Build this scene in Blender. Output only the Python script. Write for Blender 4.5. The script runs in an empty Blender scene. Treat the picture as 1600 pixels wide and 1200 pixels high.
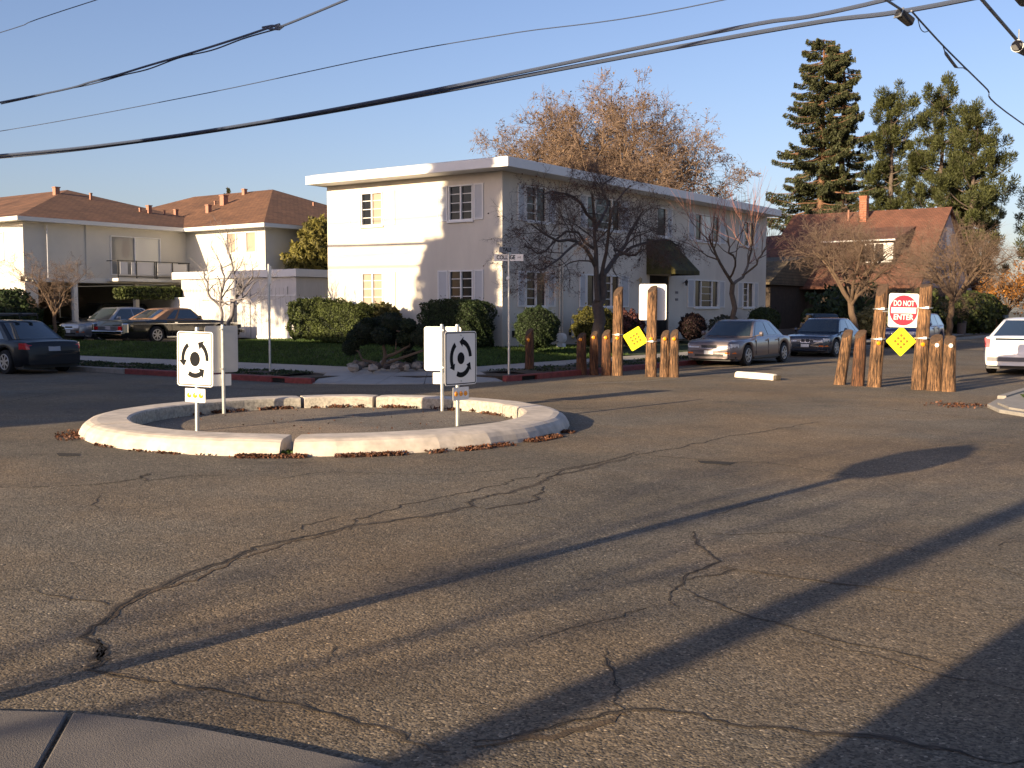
import bpy, math, random
import numpy as np
from mathutils import Vector, Matrix

scene = bpy.context.scene
R = math.radians
# ------------------------------------------------------------------ camera
F = 1700.0; HOR = 484.0; HC = 1.7
TH = math.atan(.71); S, Cc = math.sin(TH), math.cos(TH)
PIT = math.atan((600 - HOR) / F)
CAM = (21.102, -29.169, HC)
cam_data = bpy.data.cameras.new('camera'); cam = bpy.data.objects.new('camera', cam_data)
scene.collection.objects.link(cam); scene.camera = cam
cam.location = CAM
cam.rotation_euler = (R(90) - PIT, 0, TH)
cam_data.sensor_width = 36.0; cam_data.lens = 36.0 * F / 1600.0
cam_data.clip_start = .1; cam_data.clip_end = 3000
scene.render.resolution_x = 1024; scene.render.resolution_y = 768
# ------------------------------------------------------------------ world, sun, exposure
SUN_EL = R(12.5); SUN_TRAVEL = R(6.6)          # light travels towards +Y, turned slightly to +X
world = bpy.data.worlds.new('World'); scene.world = world; world.use_nodes = True
wn = world.node_tree; bg = wn.nodes['Background']
sky = wn.nodes.new('ShaderNodeTexSky'); sky.sky_type = 'NISHITA'; sky.sun_disc = False
sky.sun_elevation = SUN_EL
sky.sun_rotation = math.pi + SUN_TRAVEL
sky.air_density = 1.0; sky.dust_density = 1.4; sky.ozone_density = 3.0
tint = wn.nodes.new('ShaderNodeVectorMath'); tint.operation = 'MULTIPLY'; tint.inputs[1].default_value = (1.06, .875, .93)
wn.links.new(sky.outputs[0], tint.inputs[0]); wn.links.new(tint.outputs[0], bg.inputs[0]); bg.inputs[1].default_value = .09
sd = bpy.data.lights.new('sun', 'SUN'); sun = bpy.data.objects.new('sun', sd); scene.collection.objects.link(sun)
sd.energy = 5.0; sd.angle = R(.45); sd.color = (1.0, .785, .52)
travel = Vector((math.sin(SUN_TRAVEL) * math.cos(SUN_EL), math.cos(SUN_TRAVEL) * math.cos(SUN_EL), -math.sin(SUN_EL)))
sun.rotation_euler = travel.to_track_quat('-Z', 'Y').to_euler()
sun.location = (0, -60, 30)
scene.view_settings.view_transform = 'Standard'; scene.view_settings.look = 'None'
scene.view_settings.exposure = 1.25; scene.view_settings.gamma = 1.0
try: scene.view_settings.use_curve_mapping = False
except Exception: pass
scene.cycles.max_bounces = 6

random.seed(7); rng = np.random.default_rng(11)
COL = scene.collection

# ------------------------------------------------------------------ surveying helpers: photograph measurement -> place in the world
def ray(px, py):
    x = (px - 800) / F; y = -(py - 600) / F
    d = (x, math.cos(PIT) + y * math.sin(PIT), -math.sin(PIT) + y * math.cos(PIT))
    return (d[0] * Cc - d[1] * S, d[0] * S + d[1] * Cc, d[2])
def hit(px, py, ax, v):
    r = ray(px, py); t = (v - CAM[ax]) / r[ax]
    return (CAM[0] + t * r[0], CAM[1] + t * r[1], CAM[2] + t * r[2])
def G(px, py, z=0.0): return hit(px, py, 2, z)
def onX(px, py, X): return hit(px, py, 0, X)
def onY(px, py, Y): return hit(px, py, 1, Y)

# ------------------------------------------------------------------ materials
MATS = {}
def mat(name, col, rough=.8, metal=0.0, noise=None, bump=None, col2=None, coat=0.0, island=None, spec=None, stretch=None, noise_b=None, alpha=None, emit=None):
    if name in MATS: return MATS[name]
    m = bpy.data.materials.new(name); m.use_nodes = True; MATS[name] = m
    nt = m.node_tree; b = nt.nodes['Principled BSDF']
    b.inputs['Roughness'].default_value = rough; b.inputs['Metallic'].default_value = metal
    if coat: b.inputs['Coat Weight'].default_value = coat; b.inputs['Coat Roughness'].default_value = .05
    if spec is not None: b.inputs['Specular IOR Level'].default_value = spec
    c = (*col, 1); b.inputs['Base Color'].default_value = c
    tc = nt.nodes.new('ShaderNodeTexCoord'); mp = nt.nodes.new('ShaderNodeMapping')
    nt.links.new(tc.outputs['Object'], mp.inputs[0])
    if stretch: mp.inputs['Scale'].default_value = stretch
    cur = None
    if noise:
        n = nt.nodes.new('ShaderNodeTexNoise'); n.inputs['Scale'].default_value = noise[0]; n.inputs['Detail'].default_value = 6
        n.inputs['Roughness'].default_value = .65
        nt.links.new(mp.outputs[0], n.inputs['Vector'])
        r = nt.nodes.new('ShaderNodeValToRGB'); r.color_ramp.elements[0].position = .3; r.color_ramp.elements[1].position = .7
        c2 = col2 if col2 else tuple(x * (1 - noise[1]) for x in col)
        r.color_ramp.elements[0].color = (*c2, 1); r.color_ramp.elements[1].color = c
        nt.links.new(n.outputs['Fac'], r.inputs[0]); cur = r.outputs[0]
    if noise_b:
        n = nt.nodes.new('ShaderNodeTexNoise'); n.inputs['Scale'].default_value = noise_b[0]; n.inputs['Detail'].default_value = 4
        nt.links.new(tc.outputs['Object'], n.inputs['Vector'])
        r = nt.nodes.new('ShaderNodeMapRange'); r.inputs[1].default_value = .3; r.inputs[2].default_value = .7
        r.inputs[3].default_value = 1 - noise_b[1]; r.inputs[4].default_value = 1 + noise_b[1]
        nt.links.new(n.outputs['Fac'], r.inputs[0])
        mx = nt.nodes.new('ShaderNodeVectorMath'); mx.operation = 'SCALE'
        if cur: nt.links.new(cur, mx.inputs[0])
        else: mx.inputs[0].default_value = col
        nt.links.new(r.outputs[0], mx.inputs['Scale']); cur = mx.outputs[0]
    if island:
        g = nt.nodes.new('ShaderNodeNewGeometry'); r = nt.nodes.new('ShaderNodeMapRange')
        r.inputs[3].default_value = 1 - island; r.inputs[4].default_value = 1 + island
        nt.links.new(g.outputs['Random Per Island'], r.inputs[0])
        mx = nt.nodes.new('ShaderNodeVectorMath'); mx.operation = 'SCALE'
        if cur: nt.links.new(cur, mx.inputs[0])
        else: mx.inputs[0].default_value = col
        nt.links.new(r.outputs[0], mx.inputs['Scale']); cur = mx.outputs[0]
    if cur: nt.links.new(cur, b.inputs['Base Color'])
    if bump:
        n = nt.nodes.new('ShaderNodeTexNoise'); n.inputs['Scale'].default_value = bump[0]; n.inputs['Detail'].default_value = 5
        nt.links.new(mp.outputs[0], n.inputs['Vector'])
        bp = nt.nodes.new('ShaderNodeBump'); bp.inputs['Strength'].default_value = bump[1]; bp.inputs['Distance'].default_value = bump[2] if len(bump) > 2 else .02
        nt.links.new(n.outputs['Fac'], bp.inputs['Height']); nt.links.new(bp.outputs[0], b.inputs['Normal'])
    if emit: b.inputs['Emission Color'].default_value = (*emit[0], 1); b.inputs['Emission Strength'].default_value = emit[1]
    return m

def leafmat(name, col, island=.45, trans=.35, rough=.6, noise_b=(.8, .3)):
    m = mat(name, col, rough, island=island, noise_b=noise_b)
    nt = m.node_tree; b = nt.nodes['Principled BSDF']; out = nt.nodes['Material Output']
    if trans:
        t = nt.nodes.new('ShaderNodeBsdfTranslucent'); mx = nt.nodes.new('ShaderNodeMixShader'); mx.inputs[0].default_value = trans
        l = b.inputs['Base Color'].links[0].from_socket
        nt.links.new(l, t.inputs[0]); nt.links.new(b.outputs[0], mx.inputs[1]); nt.links.new(t.outputs[0], mx.inputs[2])
        nt.links.new(mx.outputs[0], out.inputs[0])
    b.inputs['Specular IOR Level'].default_value = .25
    return m

# asphalt: aggregate speckle, patches, stains
def asphalt(name, base, tint=1.0):
    m = bpy.data.materials.new(name); m.use_nodes = True; nt = m.node_tree; b = nt.nodes['Principled BSDF']
    b.inputs['Roughness'].default_value = .88; b.inputs['Specular IOR Level'].default_value = .25
    tc = nt.nodes.new('ShaderNodeTexCoord'); N = nt.nodes; L = nt.links
    def noise(s, d=4, rgh=.6):
        n = N.new('ShaderNodeTexNoise'); n.inputs['Scale'].default_value = s; n.inputs['Detail'].default_value = d; n.inputs['Roughness'].default_value = rgh
        L.new(tc.outputs['Object'], n.inputs['Vector']); return n.outputs['Fac']
    def rampf(src, a, b_, lo, hi):
        r = N.new('ShaderNodeMapRange'); r.inputs[1].default_value = a; r.inputs[2].default_value = b_; r.inputs[3].default_value = lo; r.inputs[4].default_value = hi
        L.new(src, r.inputs[0]); return r.outputs[0]
    def mul(a, b_):
        x = N.new('ShaderNodeMath'); x.operation = 'MULTIPLY'; L.new(a, x.inputs[0]); L.new(b_, x.inputs[1]); return x.outputs[0]
    v = N.new('ShaderNodeTexVoronoi'); v.inputs['Scale'].default_value = 80; L.new(tc.outputs['Object'], v.inputs['Vector'])
    sep = N.new('ShaderNodeSeparateColor'); L.new(v.outputs['Color'], sep.inputs[0])
    speck = rampf(sep.outputs[0], .0, 1, .45, 1.5)
    bright = rampf(sep.outputs[1], .95, .98, 1.0, 2.0)
    f = mul(mul(speck, bright), rampf(noise(.35, 5), .35, .65, .82, 1.16))
    f = mul(f, rampf(noise(1.7, 5, .7), .3, .7, .88, 1.1))
    f = mul(f, rampf(noise(9, 3, .7), .3, .7, .9, 1.1))
    f = mul(f, rampf(noise(.8, 3, .5), .62, .72, 1.0, .80))
    f = mul(f, rampf(noise(3.2, 3, .6), .66, .74, 1.0, .82))
    warm = N.new('ShaderNodeMix'); warm.data_type = 'RGBA'
    warm.inputs[6].default_value = (base[0], base[1], base[2], 1); warm.inputs[7].default_value = (base[0] * 1.3, base[1] * 1.12, base[2] * .92, 1)
    L.new(rampf(noise(.22, 5, .6), .42, .62, 0, 1), warm.inputs[0])
    sc = N.new('ShaderNodeVectorMath'); sc.operation = 'SCALE'; L.new(warm.outputs[2], sc.inputs[0]); L.new(f, sc.inputs['Scale'])
    L.new(sc.outputs[0], b.inputs['Base Color'])
    add = N.new('ShaderNodeMath'); add.operation = 'ADD'
    h1 = mul(rampf(v.outputs['Distance'], 0, 1, 1, 0), rampf(sep.outputs[2], 0, 1, .3, 1.0))
    L.new(h1, add.inputs[0]); L.new(rampf(noise(25, 4, .7), 0, 1, 0, 1.2), add.inputs[1])
    bp = N.new('ShaderNodeBump'); bp.inputs['Strength'].default_value = .7; bp.inputs['Distance'].default_value = .007
    L.new(add.outputs[0], bp.inputs['Height'])
    bp2 = N.new('ShaderNodeBump'); bp2.inputs['Strength'].default_value = .5; bp2.inputs['Distance'].default_value = .05
    L.new(noise(1.1, 4, .5), bp2.inputs['Height']); L.new(bp.outputs[0], bp2.inputs['Normal']); L.new(bp2.outputs[0], b.inputs['Normal'])
    return m

# roof shingles: rows and staggered tabs as colour and relief
def shingles(name, c1, c2, scale=1.0):
    m = bpy.data.materials.new(name); m.use_nodes = True; nt = m.node_tree; b = nt.nodes['Principled BSDF']; N = nt.nodes; L = nt.links
    b.inputs['Roughness'].default_value = .9
    uv = N.new('ShaderNodeUVMap'); br = N.new('ShaderNodeTexBrick')
    br.inputs['Scale'].default_value = scale; br.inputs['Brick Width'].default_value = .28; br.inputs['Row Height'].default_value = .17
    br.inputs['Mortar Size'].default_value = .012; br.inputs['Color1'].default_value = (*c1, 1); br.inputs['Color2'].default_value = (*c2, 1)
    br.inputs['Mortar'].default_value = (c1[0] * .35, c1[1] * .35, c1[2] * .35, 1)
    L.new(uv.outputs[0], br.inputs['Vector'])
    n = N.new('ShaderNodeTexNoise'); n.inputs['Scale'].default_value = .9; n.inputs['Detail'].default_value = 6
    tc = N.new('ShaderNodeTexCoord'); L.new(tc.outputs['Object'], n.inputs['Vector'])
    r = N.new('ShaderNodeMapRange'); r.inputs[1].default_value = .3; r.inputs[2].default_value = .7; r.inputs[3].default_value = .75; r.inputs[4].default_value = 1.2
    L.new(n.outputs['Fac'], r.inputs[0])
    sc = N.new('ShaderNodeVectorMath'); sc.operation = 'SCALE'; L.new(br.outputs['Color'], sc.inputs[0]); L.new(r.outputs[0], sc.inputs['Scale'])
    L.new(sc.outputs[0], b.inputs['Base Color'])
    bp = N.new('ShaderNodeBump'); bp.inputs['Strength'].default_value = .6; bp.inputs['Distance'].default_value = .02; bp.invert = True
    L.new(br.outputs['Fac'], bp.inputs['Height']); L.new(bp.outputs[0], b.inputs['Normal'])
    return m

M_asph = asphalt('asphalt', (.138, .119, .091))
M_asph_isl = asphalt('asphalt_island', (.17, .15, .125))
M_crack = mat('crack_dirt', (.018, .014, .011), .95, noise=(30, .5), bump=(90, .6, .01))
M_crackedge = mat('crack_edge', (.095, .072, .05), .95, noise=(25, .5), bump=(80, .7, .01))
M_crack2 = mat('crack_clay', (.13, .085, .045), .95, noise=(14, .6), bump=(60, .6, .01))
M_conc = mat('concrete_walk', (.36, .335, .30), .85, noise=(3, .18), noise_b=(.5, .12), bump=(120, .25, .004))
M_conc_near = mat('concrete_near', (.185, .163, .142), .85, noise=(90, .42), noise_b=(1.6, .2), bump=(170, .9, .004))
M_kerb = mat('kerb_concrete', (.30, .28, .25), .85, noise=(6, .3), bump=(60, .3, .008))
M_red = mat('kerb_red_paint', (.26, .05, .045), .7, noise=(9, .5), bump=(60, .3, .006))
M_island = mat('island_kerb', (.60, .53, .45), .85, noise=(2.2, .34), noise_b=(7, .16), bump=(90, .35, .006))
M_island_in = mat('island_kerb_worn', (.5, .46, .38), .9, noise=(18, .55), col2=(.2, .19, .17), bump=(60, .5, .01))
M_drain = mat('drain_dark', (.008, .008, .008), .9)
M_grass = leafmat('grass_blade', (.06, .10, .025), .5, .3)
M_lawn = mat('lawn_soil', (.05, .075, .022), .95, noise=(7, .5), noise_b=(.6, .3), bump=(60, .8, .03))
M_soil = mat('planter_soil', (.07, .05, .032), .95, noise=(6, .55), bump=(30, .8, .03))
M_stucco = mat('stucco_cream', (.64, .59, .51), .9, noise=(1.6, .12), stretch=(1, 1, .25), noise_b=(.5, .07), bump=(45, .25, .01))
M_trim = mat('trim_white', (.74, .73, .71), .6, noise=(3, .06))
M_shut = mat('shutter_paint', (.55, .57, .60), .6, noise=(5, .06))
M_roofwhite = mat('roof_gravel', (.5, .48, .45), .9, noise=(20, .3))
M_glass = mat('window_glass', (.010, .012, .014), .08, spec=.35)
M_blind_sky = mat('blind_cloth_and_sky', (.55, .56, .53), .4, coat=.6)  # pale blinds; also a painted sky reflection in one upper pane
M_curtain = mat('curtain_tan', (.34, .26, .20), .7, coat=.5)
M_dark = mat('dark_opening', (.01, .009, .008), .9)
M_black = mat('black_metal', (.02, .02, .022), .5)
M_rubber = mat('tyre_rubber', (.018, .018, .018), .85)
M_chrome = mat('chrome', (.72, .73, .76), .14, 1.0)
M_alloy = mat('alloy_rim', (.48, .49, .51), .35, .8)
M_galv = mat('galvanised_steel', (.55, .57, .56), .42, .75, noise=(14, .25), bump=(60, .1, .002))
M_signwhite = mat('sign_sheet_white', (.80, .78, .74), .45)
M_signback = mat('sign_back_aluminium', (.58, .56, .53), .5, .35, noise=(4, .12))
M_signblack = mat('sign_black', (.006, .007, .010), .7, spec=.15)
M_signred = mat('sign_red', (.66, .035, .06), .45)
M_yellow = mat('sign_yellow', (.86, .74, .02), .45)
M_amber = mat('reflector_amber', (.85, .30, .01), .25, coat=.6)
M_refwhite = mat('reflector_white', (.85, .84, .82), .2, coat=.6)
M_log = mat('log_wood', (.29, .155, .072), .85, noise=(4.5, .8), col2=(.035, .018, .010), stretch=(8, 8, .8), noise_b=(2.2, .5), bump=(10, 1.0, .04))
M_log2 = mat('log_wood_dark', (.20, .085, .035), .85, noise=(5, .8), col2=(.03, .014, .009), stretch=(8, 8, .7), noise_b=(2.6, .5), bump=(10, 1.0, .04))
for m_ in (M_log, M_log2):
    for n_ in m_.node_tree.nodes:
        if n_.type == 'VALTORGB': n_.color_ramp.elements[0].position = .40; n_.color_ramp.elements[1].position = .62
M_logend = mat('log_end', (.085, .05, .03), .9, noise=(14, .55), bump=(30, .6, .01))
M_bark = mat('bark_grey', (.13, .10, .078), .95, noise=(9, .45), bump=(20, .7, .02), stretch=(1, 1, .3))
M_bark2 = mat('bark_brown', (.13, .085, .055), .95, noise=(9, .4), bump=(20, .7, .02), stretch=(1, 1, .3))
M_barkred = mat('bark_redwood', (.20, .105, .06), .95, noise=(4, .4), stretch=(1, 1, .2))
M_cable = mat('cable_sheath', (.045, .06, .10), .4)
M_rock = mat('rock', (.24, .20, .165), .9, noise=(7, .45), bump=(18, .6, .02))
M_leafbrown = leafmat('dry_leaf', (.10, .045, .026), .8, .1)
M_needle = leafmat('redwood_needle', (.062, .07, .032), .55, .25)
M_pine = leafmat('pine_needle', (.062, .07, .024), .5, .25)
M_bush = leafmat('bush_leaf', (.030, .047, .017), .5, .2)
M_bushy = leafmat('bush_leaf_olive', (.16, .15, .035), .5, .3)
M_bushlit = leafmat('hedge_leaf', (.075, .095, .028), .55, .3)
M_topi = leafmat('topiary_leaf', (.018, .028, .012), .4, .1)
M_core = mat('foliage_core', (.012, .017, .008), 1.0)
M_roofA = shingles('shingle_brown', (.19, .09, .045), (.125, .06, .030))
M_roofB = shingles('shingle_red', (.17, .072, .044), (.13, .055, .034))
M_cream = mat('siding_cream', (.60, .575, .51), .85, noise=(2, .07), bump=(40, .2, .01))
M_fascia = mat('fascia_cream', (.64, .63, .59), .7)
M_board = mat('fence_board', (.60, .58, .55), .8, noise=(2, .15), stretch=(3, 3, .4), bump=(20, .3, .01))
M_brownwood = mat('house_dark_siding', (.055, .04, .03), .9, noise=(3, .4))
M_brick = mat('chimney_brick', (.36, .13, .07), .9, noise=(9, .4))

# ------------------------------------------------------------------ mesh helpers
class MB:
    def __init__(s): s.v = []; s.f = []; s.uv = None
    def add(s, vs, fs):
        o = len(s.v); s.v += [tuple(v) for v in vs]; s.f += [tuple(i + o for i in f) for f in fs]; return s
    def box(s, x0, x1, y0, y1, z0, z1):
        x0, x1 = sorted((x0, x1)); y0, y1 = sorted((y0, y1)); z0, z1 = sorted((z0, z1))
        return s.add([(x0, y0, z0), (x1, y0, z0), (x1, y1, z0), (x0, y1, z0), (x0, y0, z1), (x1, y0, z1), (x1, y1, z1), (x0, y1, z1)],
                     [(0, 3, 2, 1), (4, 5, 6, 7), (0, 1, 5, 4), (1, 2, 6, 5), (2, 3, 7, 6), (3, 0, 4, 7)])
    def prism(s, pts, z0, z1):      # pts ccw in xy
        n = len(pts)
        return s.add([(p[0], p[1], z0) for p in pts] + [(p[0], p[1], z1) for p in pts],
                     [tuple(range(n - 1, -1, -1)), tuple(range(n, 2 * n))] + [(i, (i + 1) % n, n + (i + 1) % n, n + i) for i in range(n)])
    def plate(s, pts, y0, y1):      # pts (x,z), extruded along y (front face at y0)
        n = len(pts)
        return s.add([(p[0], y0, p[1]) for p in pts] + [(p[0], y1, p[1]) for p in pts],
                     [tuple(range(n)), tuple(range(2 * n - 1, n - 1, -1))] + [(i, n + i, n + (i + 1) % n, (i + 1) % n) for i in range(n)])
    def tube(s, pts, r, n=8, cap=True):
        pts = [Vector(p) for p in pts]; rs = r if isinstance(r, (list, tuple)) else [r] * len(pts)
        o = len(s.v); up = None
        for i, p in enumerate(pts):
            t = (pts[min(i + 1, len(pts) - 1)] - pts[max(i - 1, 0)]).normalized()
            if up is None:
                up = Vector((0, 0, 1)) if abs(t.z) < .9 else Vector((1, 0, 0))
            a = t.cross(up).normalized(); b = t.cross(a).normalized(); up = b.cross(t) if False else up
            for k in range(n):
                an = 2 * math.pi * k / n
                s.v.append(tuple(p + (a * math.cos(an) + b * math.sin(an)) * rs[i]))
        for i in range(len(pts) - 1):
            for k in range(n):
                k2 = (k + 1) % n
                s.f.append((o + i * n + k, o + i * n + k2, o + (i + 1) * n + k2, o + (i + 1) * n + k))
        if cap:
            s.f.append(tuple(o + k for k in range(n - 1, -1, -1))); e = o + (len(pts) - 1) * n; s.f.append(tuple(e + k for k in range(n)))
        return s
    def lathe(s, prof, n=24, axis='z', c=(0, 0, 0)):     # prof [(r,h)]
        o = len(s.v)
        for r, h in prof:
            for k in range(n):
                a = 2 * math.pi * k / n; x, y = r * math.cos(a), r * math.sin(a)
                s.v.append((c[0] + x, c[1] + y, c[2] + h) if axis == 'z' else (c[0] + x, c[1] + h, c[2] + y))
        for i in range(len(prof) - 1):
            for k in range(n):
                k2 = (k + 1) % n; s.f.append((o + i * n + k, o + i * n + k2, o + (i + 1) * n + k2, o + (i + 1) * n + k))
        s.f.append(tuple(o + k for k in range(n - 1, -1, -1))); e = o + (len(prof) - 1) * n; s.f.append(tuple(e + k for k in range(n)))
        return s

def parent_to(o, parent, world_coords):
    if parent is not None:
        o.parent = parent
        if world_coords:
            o.matrix_parent_inverse = (W_of(parent)).inverted()
def W_of(o):
    m = Matrix.LocRotScale(o.location, o.rotation_euler, o.scale)
    if o.parent: m = W_of(o.parent) @ o.matrix_parent_inverse @ m
    return m
def build(mb, name, m, parent=None, smooth=False, wc=False, bevel=None, uvf=None):
    me = bpy.data.meshes.new(name); me.from_pydata(mb.v, [], mb.f); me.update()
    mats = m if isinstance(m, (list, tuple)) else [m]
    for x in mats: me.materials.append(x)
    if smooth: me.polygons.foreach_set('use_smooth', [True] * len(me.polygons))
    if uvf:
        uv = me.uv_layers.new(name='UVMap')
        for p in me.polygons:
            for li in p.loop_indices:
                uv.data[li].uv = uvf(me.vertices[me.loops[li].vertex_index].co, p.normal)
    o = bpy.data.objects.new(name, me); COL.objects.link(o)
    parent_to(o, parent, wc)
    if bevel:
        bm_ = o.modifiers.new('bevel', 'BEVEL'); bm_.width = bevel; bm_.segments = 2; bm_.limit_method = 'ANGLE'
    return o
def tag(o, label=None, cat=None, group=None, kind=None):
    if label: o['label'] = label
    if cat: o['category'] = cat
    if group: o['group'] = group
    if kind: o['kind'] = kind
    return o
def thing(name, label, cat, loc=(0, 0, 0), rz=0.0, group=None):
    o = bpy.data.objects.new(name, None); COL.objects.link(o); o.location = loc; o.rotation_euler = (0, 0, rz)
    o.empty_display_size = .2
    return tag(o, label, cat, group)
def kids(o): return [c for c in bpy.data.objects if c.parent == o]
def copy_tree(o, parent=None):
    c = o.copy(); COL.objects.link(c); c.parent = parent
    for ch in CH.get(o.name, kids(o)): copy_tree(ch, c)
    return c
CH = {}
def np_mesh(name, V, Fc, m, parent=None, wc=False, smooth=False, corners=None):
    """V (n,3), Fc (k,c) arrays of equal sized faces"""
    me = bpy.data.meshes.new(name); nf, c = Fc.shape
    me.vertices.add(len(V)); me.vertices.foreach_set('co', np.ascontiguousarray(V, dtype=np.float32).ravel())
    me.loops.add(nf * c); me.loops.foreach_set('vertex_index', np.ascontiguousarray(Fc, dtype=np.int32).ravel())
    me.polygons.add(nf); me.polygons.foreach_set('loop_start', np.arange(0, nf * c, c, dtype=np.int32))
    if smooth: me.polygons.foreach_set('use_smooth', np.ones(nf, dtype=bool))
    me.update(calc_edges=True); me.validate()
    for x in (m if isinstance(m, (list, tuple)) else [m]): me.materials.append(x)
    o = bpy.data.objects.new(name, me); COL.objects.link(o); parent_to(o, parent, wc); return o
def unit(a): return a / np.maximum(np.linalg.norm(a, axis=-1, keepdims=True), 1e-9)
def leaves(P, size, elong=1.6, N=None, jitter=.4, D=None):
    """quads (folded rhombus) at points; returns V,F"""
    n = len(P); sz = size * (1 + jitter * (rng.random(n) * 2 - 1))
    d = unit(rng.normal(size=(n, 3))) if D is None else unit(D + .35 * rng.normal(size=(n, 3)))
    r = unit(rng.normal(size=(n, 3))) if N is None else unit(N + .6 * rng.normal(size=(n, 3)))
    w = unit(np.cross(d, r)); h = sz[:, None] * elong / 2
    V = np.stack([P - d * h, P + w * sz[:, None] * .5, P + d * h, P - w * sz[:, None] * .5], 1).reshape(-1, 3)
    Fq = np.arange(n * 4).reshape(n, 4)
    return V, Fq
def tubes_np(P, Rr, sides):
    """P (N,k,3) R (N,k)"""
    N, k, _ = P.shape
    T = np.zeros_like(P); T[:, 1:-1] = P[:, 2:] - P[:, :-2]; T[:, 0] = P[:, 1] - P[:, 0]; T[:, -1] = P[:, -1] - P[:, -2]; T = unit(T)
    ref = unit(rng.normal(size=(N, 1, 3))) * np.ones((1, k, 1))
    A = unit(np.cross(T, ref)); B = np.cross(T, A)
    an = np.arange(sides) * 2 * math.pi / sides
    V = P[:, :, None, :] + Rr[:, :, None, None] * (A[:, :, None, :] * np.cos(an)[None, None, :, None] + B[:, :, None, :] * np.sin(an)[None, None, :, None])
    idx = np.arange(N * k * sides).reshape(N, k, sides)
    a = idx[:, :-1, :]; b = np.roll(a, -1, 2); c = idx[:, 1:, :]; d = np.roll(c, -1, 2)
    Fc = np.stack([a, b, d, c], -1).reshape(-1, 4)
    return V.reshape(-1, 3), Fc
def merge(parts):
    Vs, Fs, o = [], [], 0
    for V, Fq in parts: Vs.append(V); Fs.append(Fq + o); o += len(V)
    return np.concatenate(Vs), np.concatenate(Fs)

def spawn(P, Rr, nch, ratio, ang, t0=.25, k=5, up=.1, wander=.18, rr=.55, lenjit=.35, L0=None, minr=.003, t1=1.0, tip=True):
    """children of branches P (N,k,3)"""
    N, kk, _ = P.shape
    seg = P[:, -1] - P[:, 0]; Lp = np.linalg.norm(np.diff(P, axis=1), axis=2).sum(1)
    t = t0 + (t1 - t0) * (np.arange(nch)[None, :] + rng.random((N, nch))) / nch
    if tip: t[:, -1] = 1.0
    ft = t * (kk - 1); i0 = np.minimum(ft.astype(int), kk - 2); fr = (ft - i0)[..., None]
    ar = np.arange(N)[:, None]
    pos = P[ar, i0] * (1 - fr) + P[ar, i0 + 1] * fr
    tan = unit(P[ar, i0 + 1] - P[ar, i0])
    rad = Rr[ar, i0] * (1 - fr[..., 0]) + Rr[ar, i0 + 1] * fr[..., 0]
    perp = unit(np.cross(tan, rng.normal(size=tan.shape)))
    a = R(ang) * (1 + .35 * rng.normal(size=(N, nch)))[..., None]
    d = unit(tan * np.cos(a) + perp * np.sin(a) + np.array([0, 0, up]))
    L = (Lp[:, None] if L0 is None else L0) * ratio * (1 + lenjit * (rng.random((N, nch)) * 2 - 1)) * (1.15 - .5 * t)
    d = d.reshape(-1, 3); pos = pos.reshape(-1, 3); L = L.reshape(-1); rad = np.maximum(rad.reshape(-1) * rr, minr)
    pts = [pos]; cur = pos.copy(); dd = d.copy()
    for j in range(k - 1):
        dd = unit(dd + wander * rng.normal(size=dd.shape) + np.array([0, 0, up * .5]))
        cur = cur + dd * (L / (k - 1))[:, None]; pts.append(cur.copy())
    Pn = np.stack(pts, 1)
    taper = np.linspace(1, .35, k)[None, :]
    return Pn, rad[:, None] * taper

def limb(pts, r0, r1, k=9, jit=.03):
    pts = np.array(pts, float); t = np.linspace(0, len(pts) - 1, k)
    out = []
    for x in t:
        i = min(int(x), len(pts) - 2); f = x - i
        p0 = pts[max(i - 1, 0)]; p1 = pts[i]; p2 = pts[i + 1]; p3 = pts[min(i + 2, len(pts) - 1)]
        out.append(.5 * ((2 * p1) + (-p0 + p2) * f + (2 * p0 - 5 * p1 + 4 * p2 - p3) * f * f + (-p0 + 3 * p1 - 3 * p2 + p3) * f ** 3))
    out = np.array(out); out[1:-1] += rng.normal(size=out[1:-1].shape) * jit
    return out, np.linspace(r0, r1, k)

# ================================================================== THE GROUND
def sheet(name, pts, z, m, kind='structure', parent=None):
    mb = MB(); mb.add([(p[0], p[1], z) for p in pts], [tuple(range(len(pts)))])
    o = build(mb, name, m, parent); 
    if parent is None: tag(o, kind=kind)
    return o
sheet('ground', [(-700, -300), (500, -300), (500, 900), (-700, 900)], -.03, mat('far_ground', (.09, .085, .05), .95, noise=(.2, .4)))
road = sheet('road', [(-120, -70), (80, -70), (80, 170), (-120, 170)], 0.0, M_asph)
tag(road, 'worn grey asphalt street intersection with long cracks', None)

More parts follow.
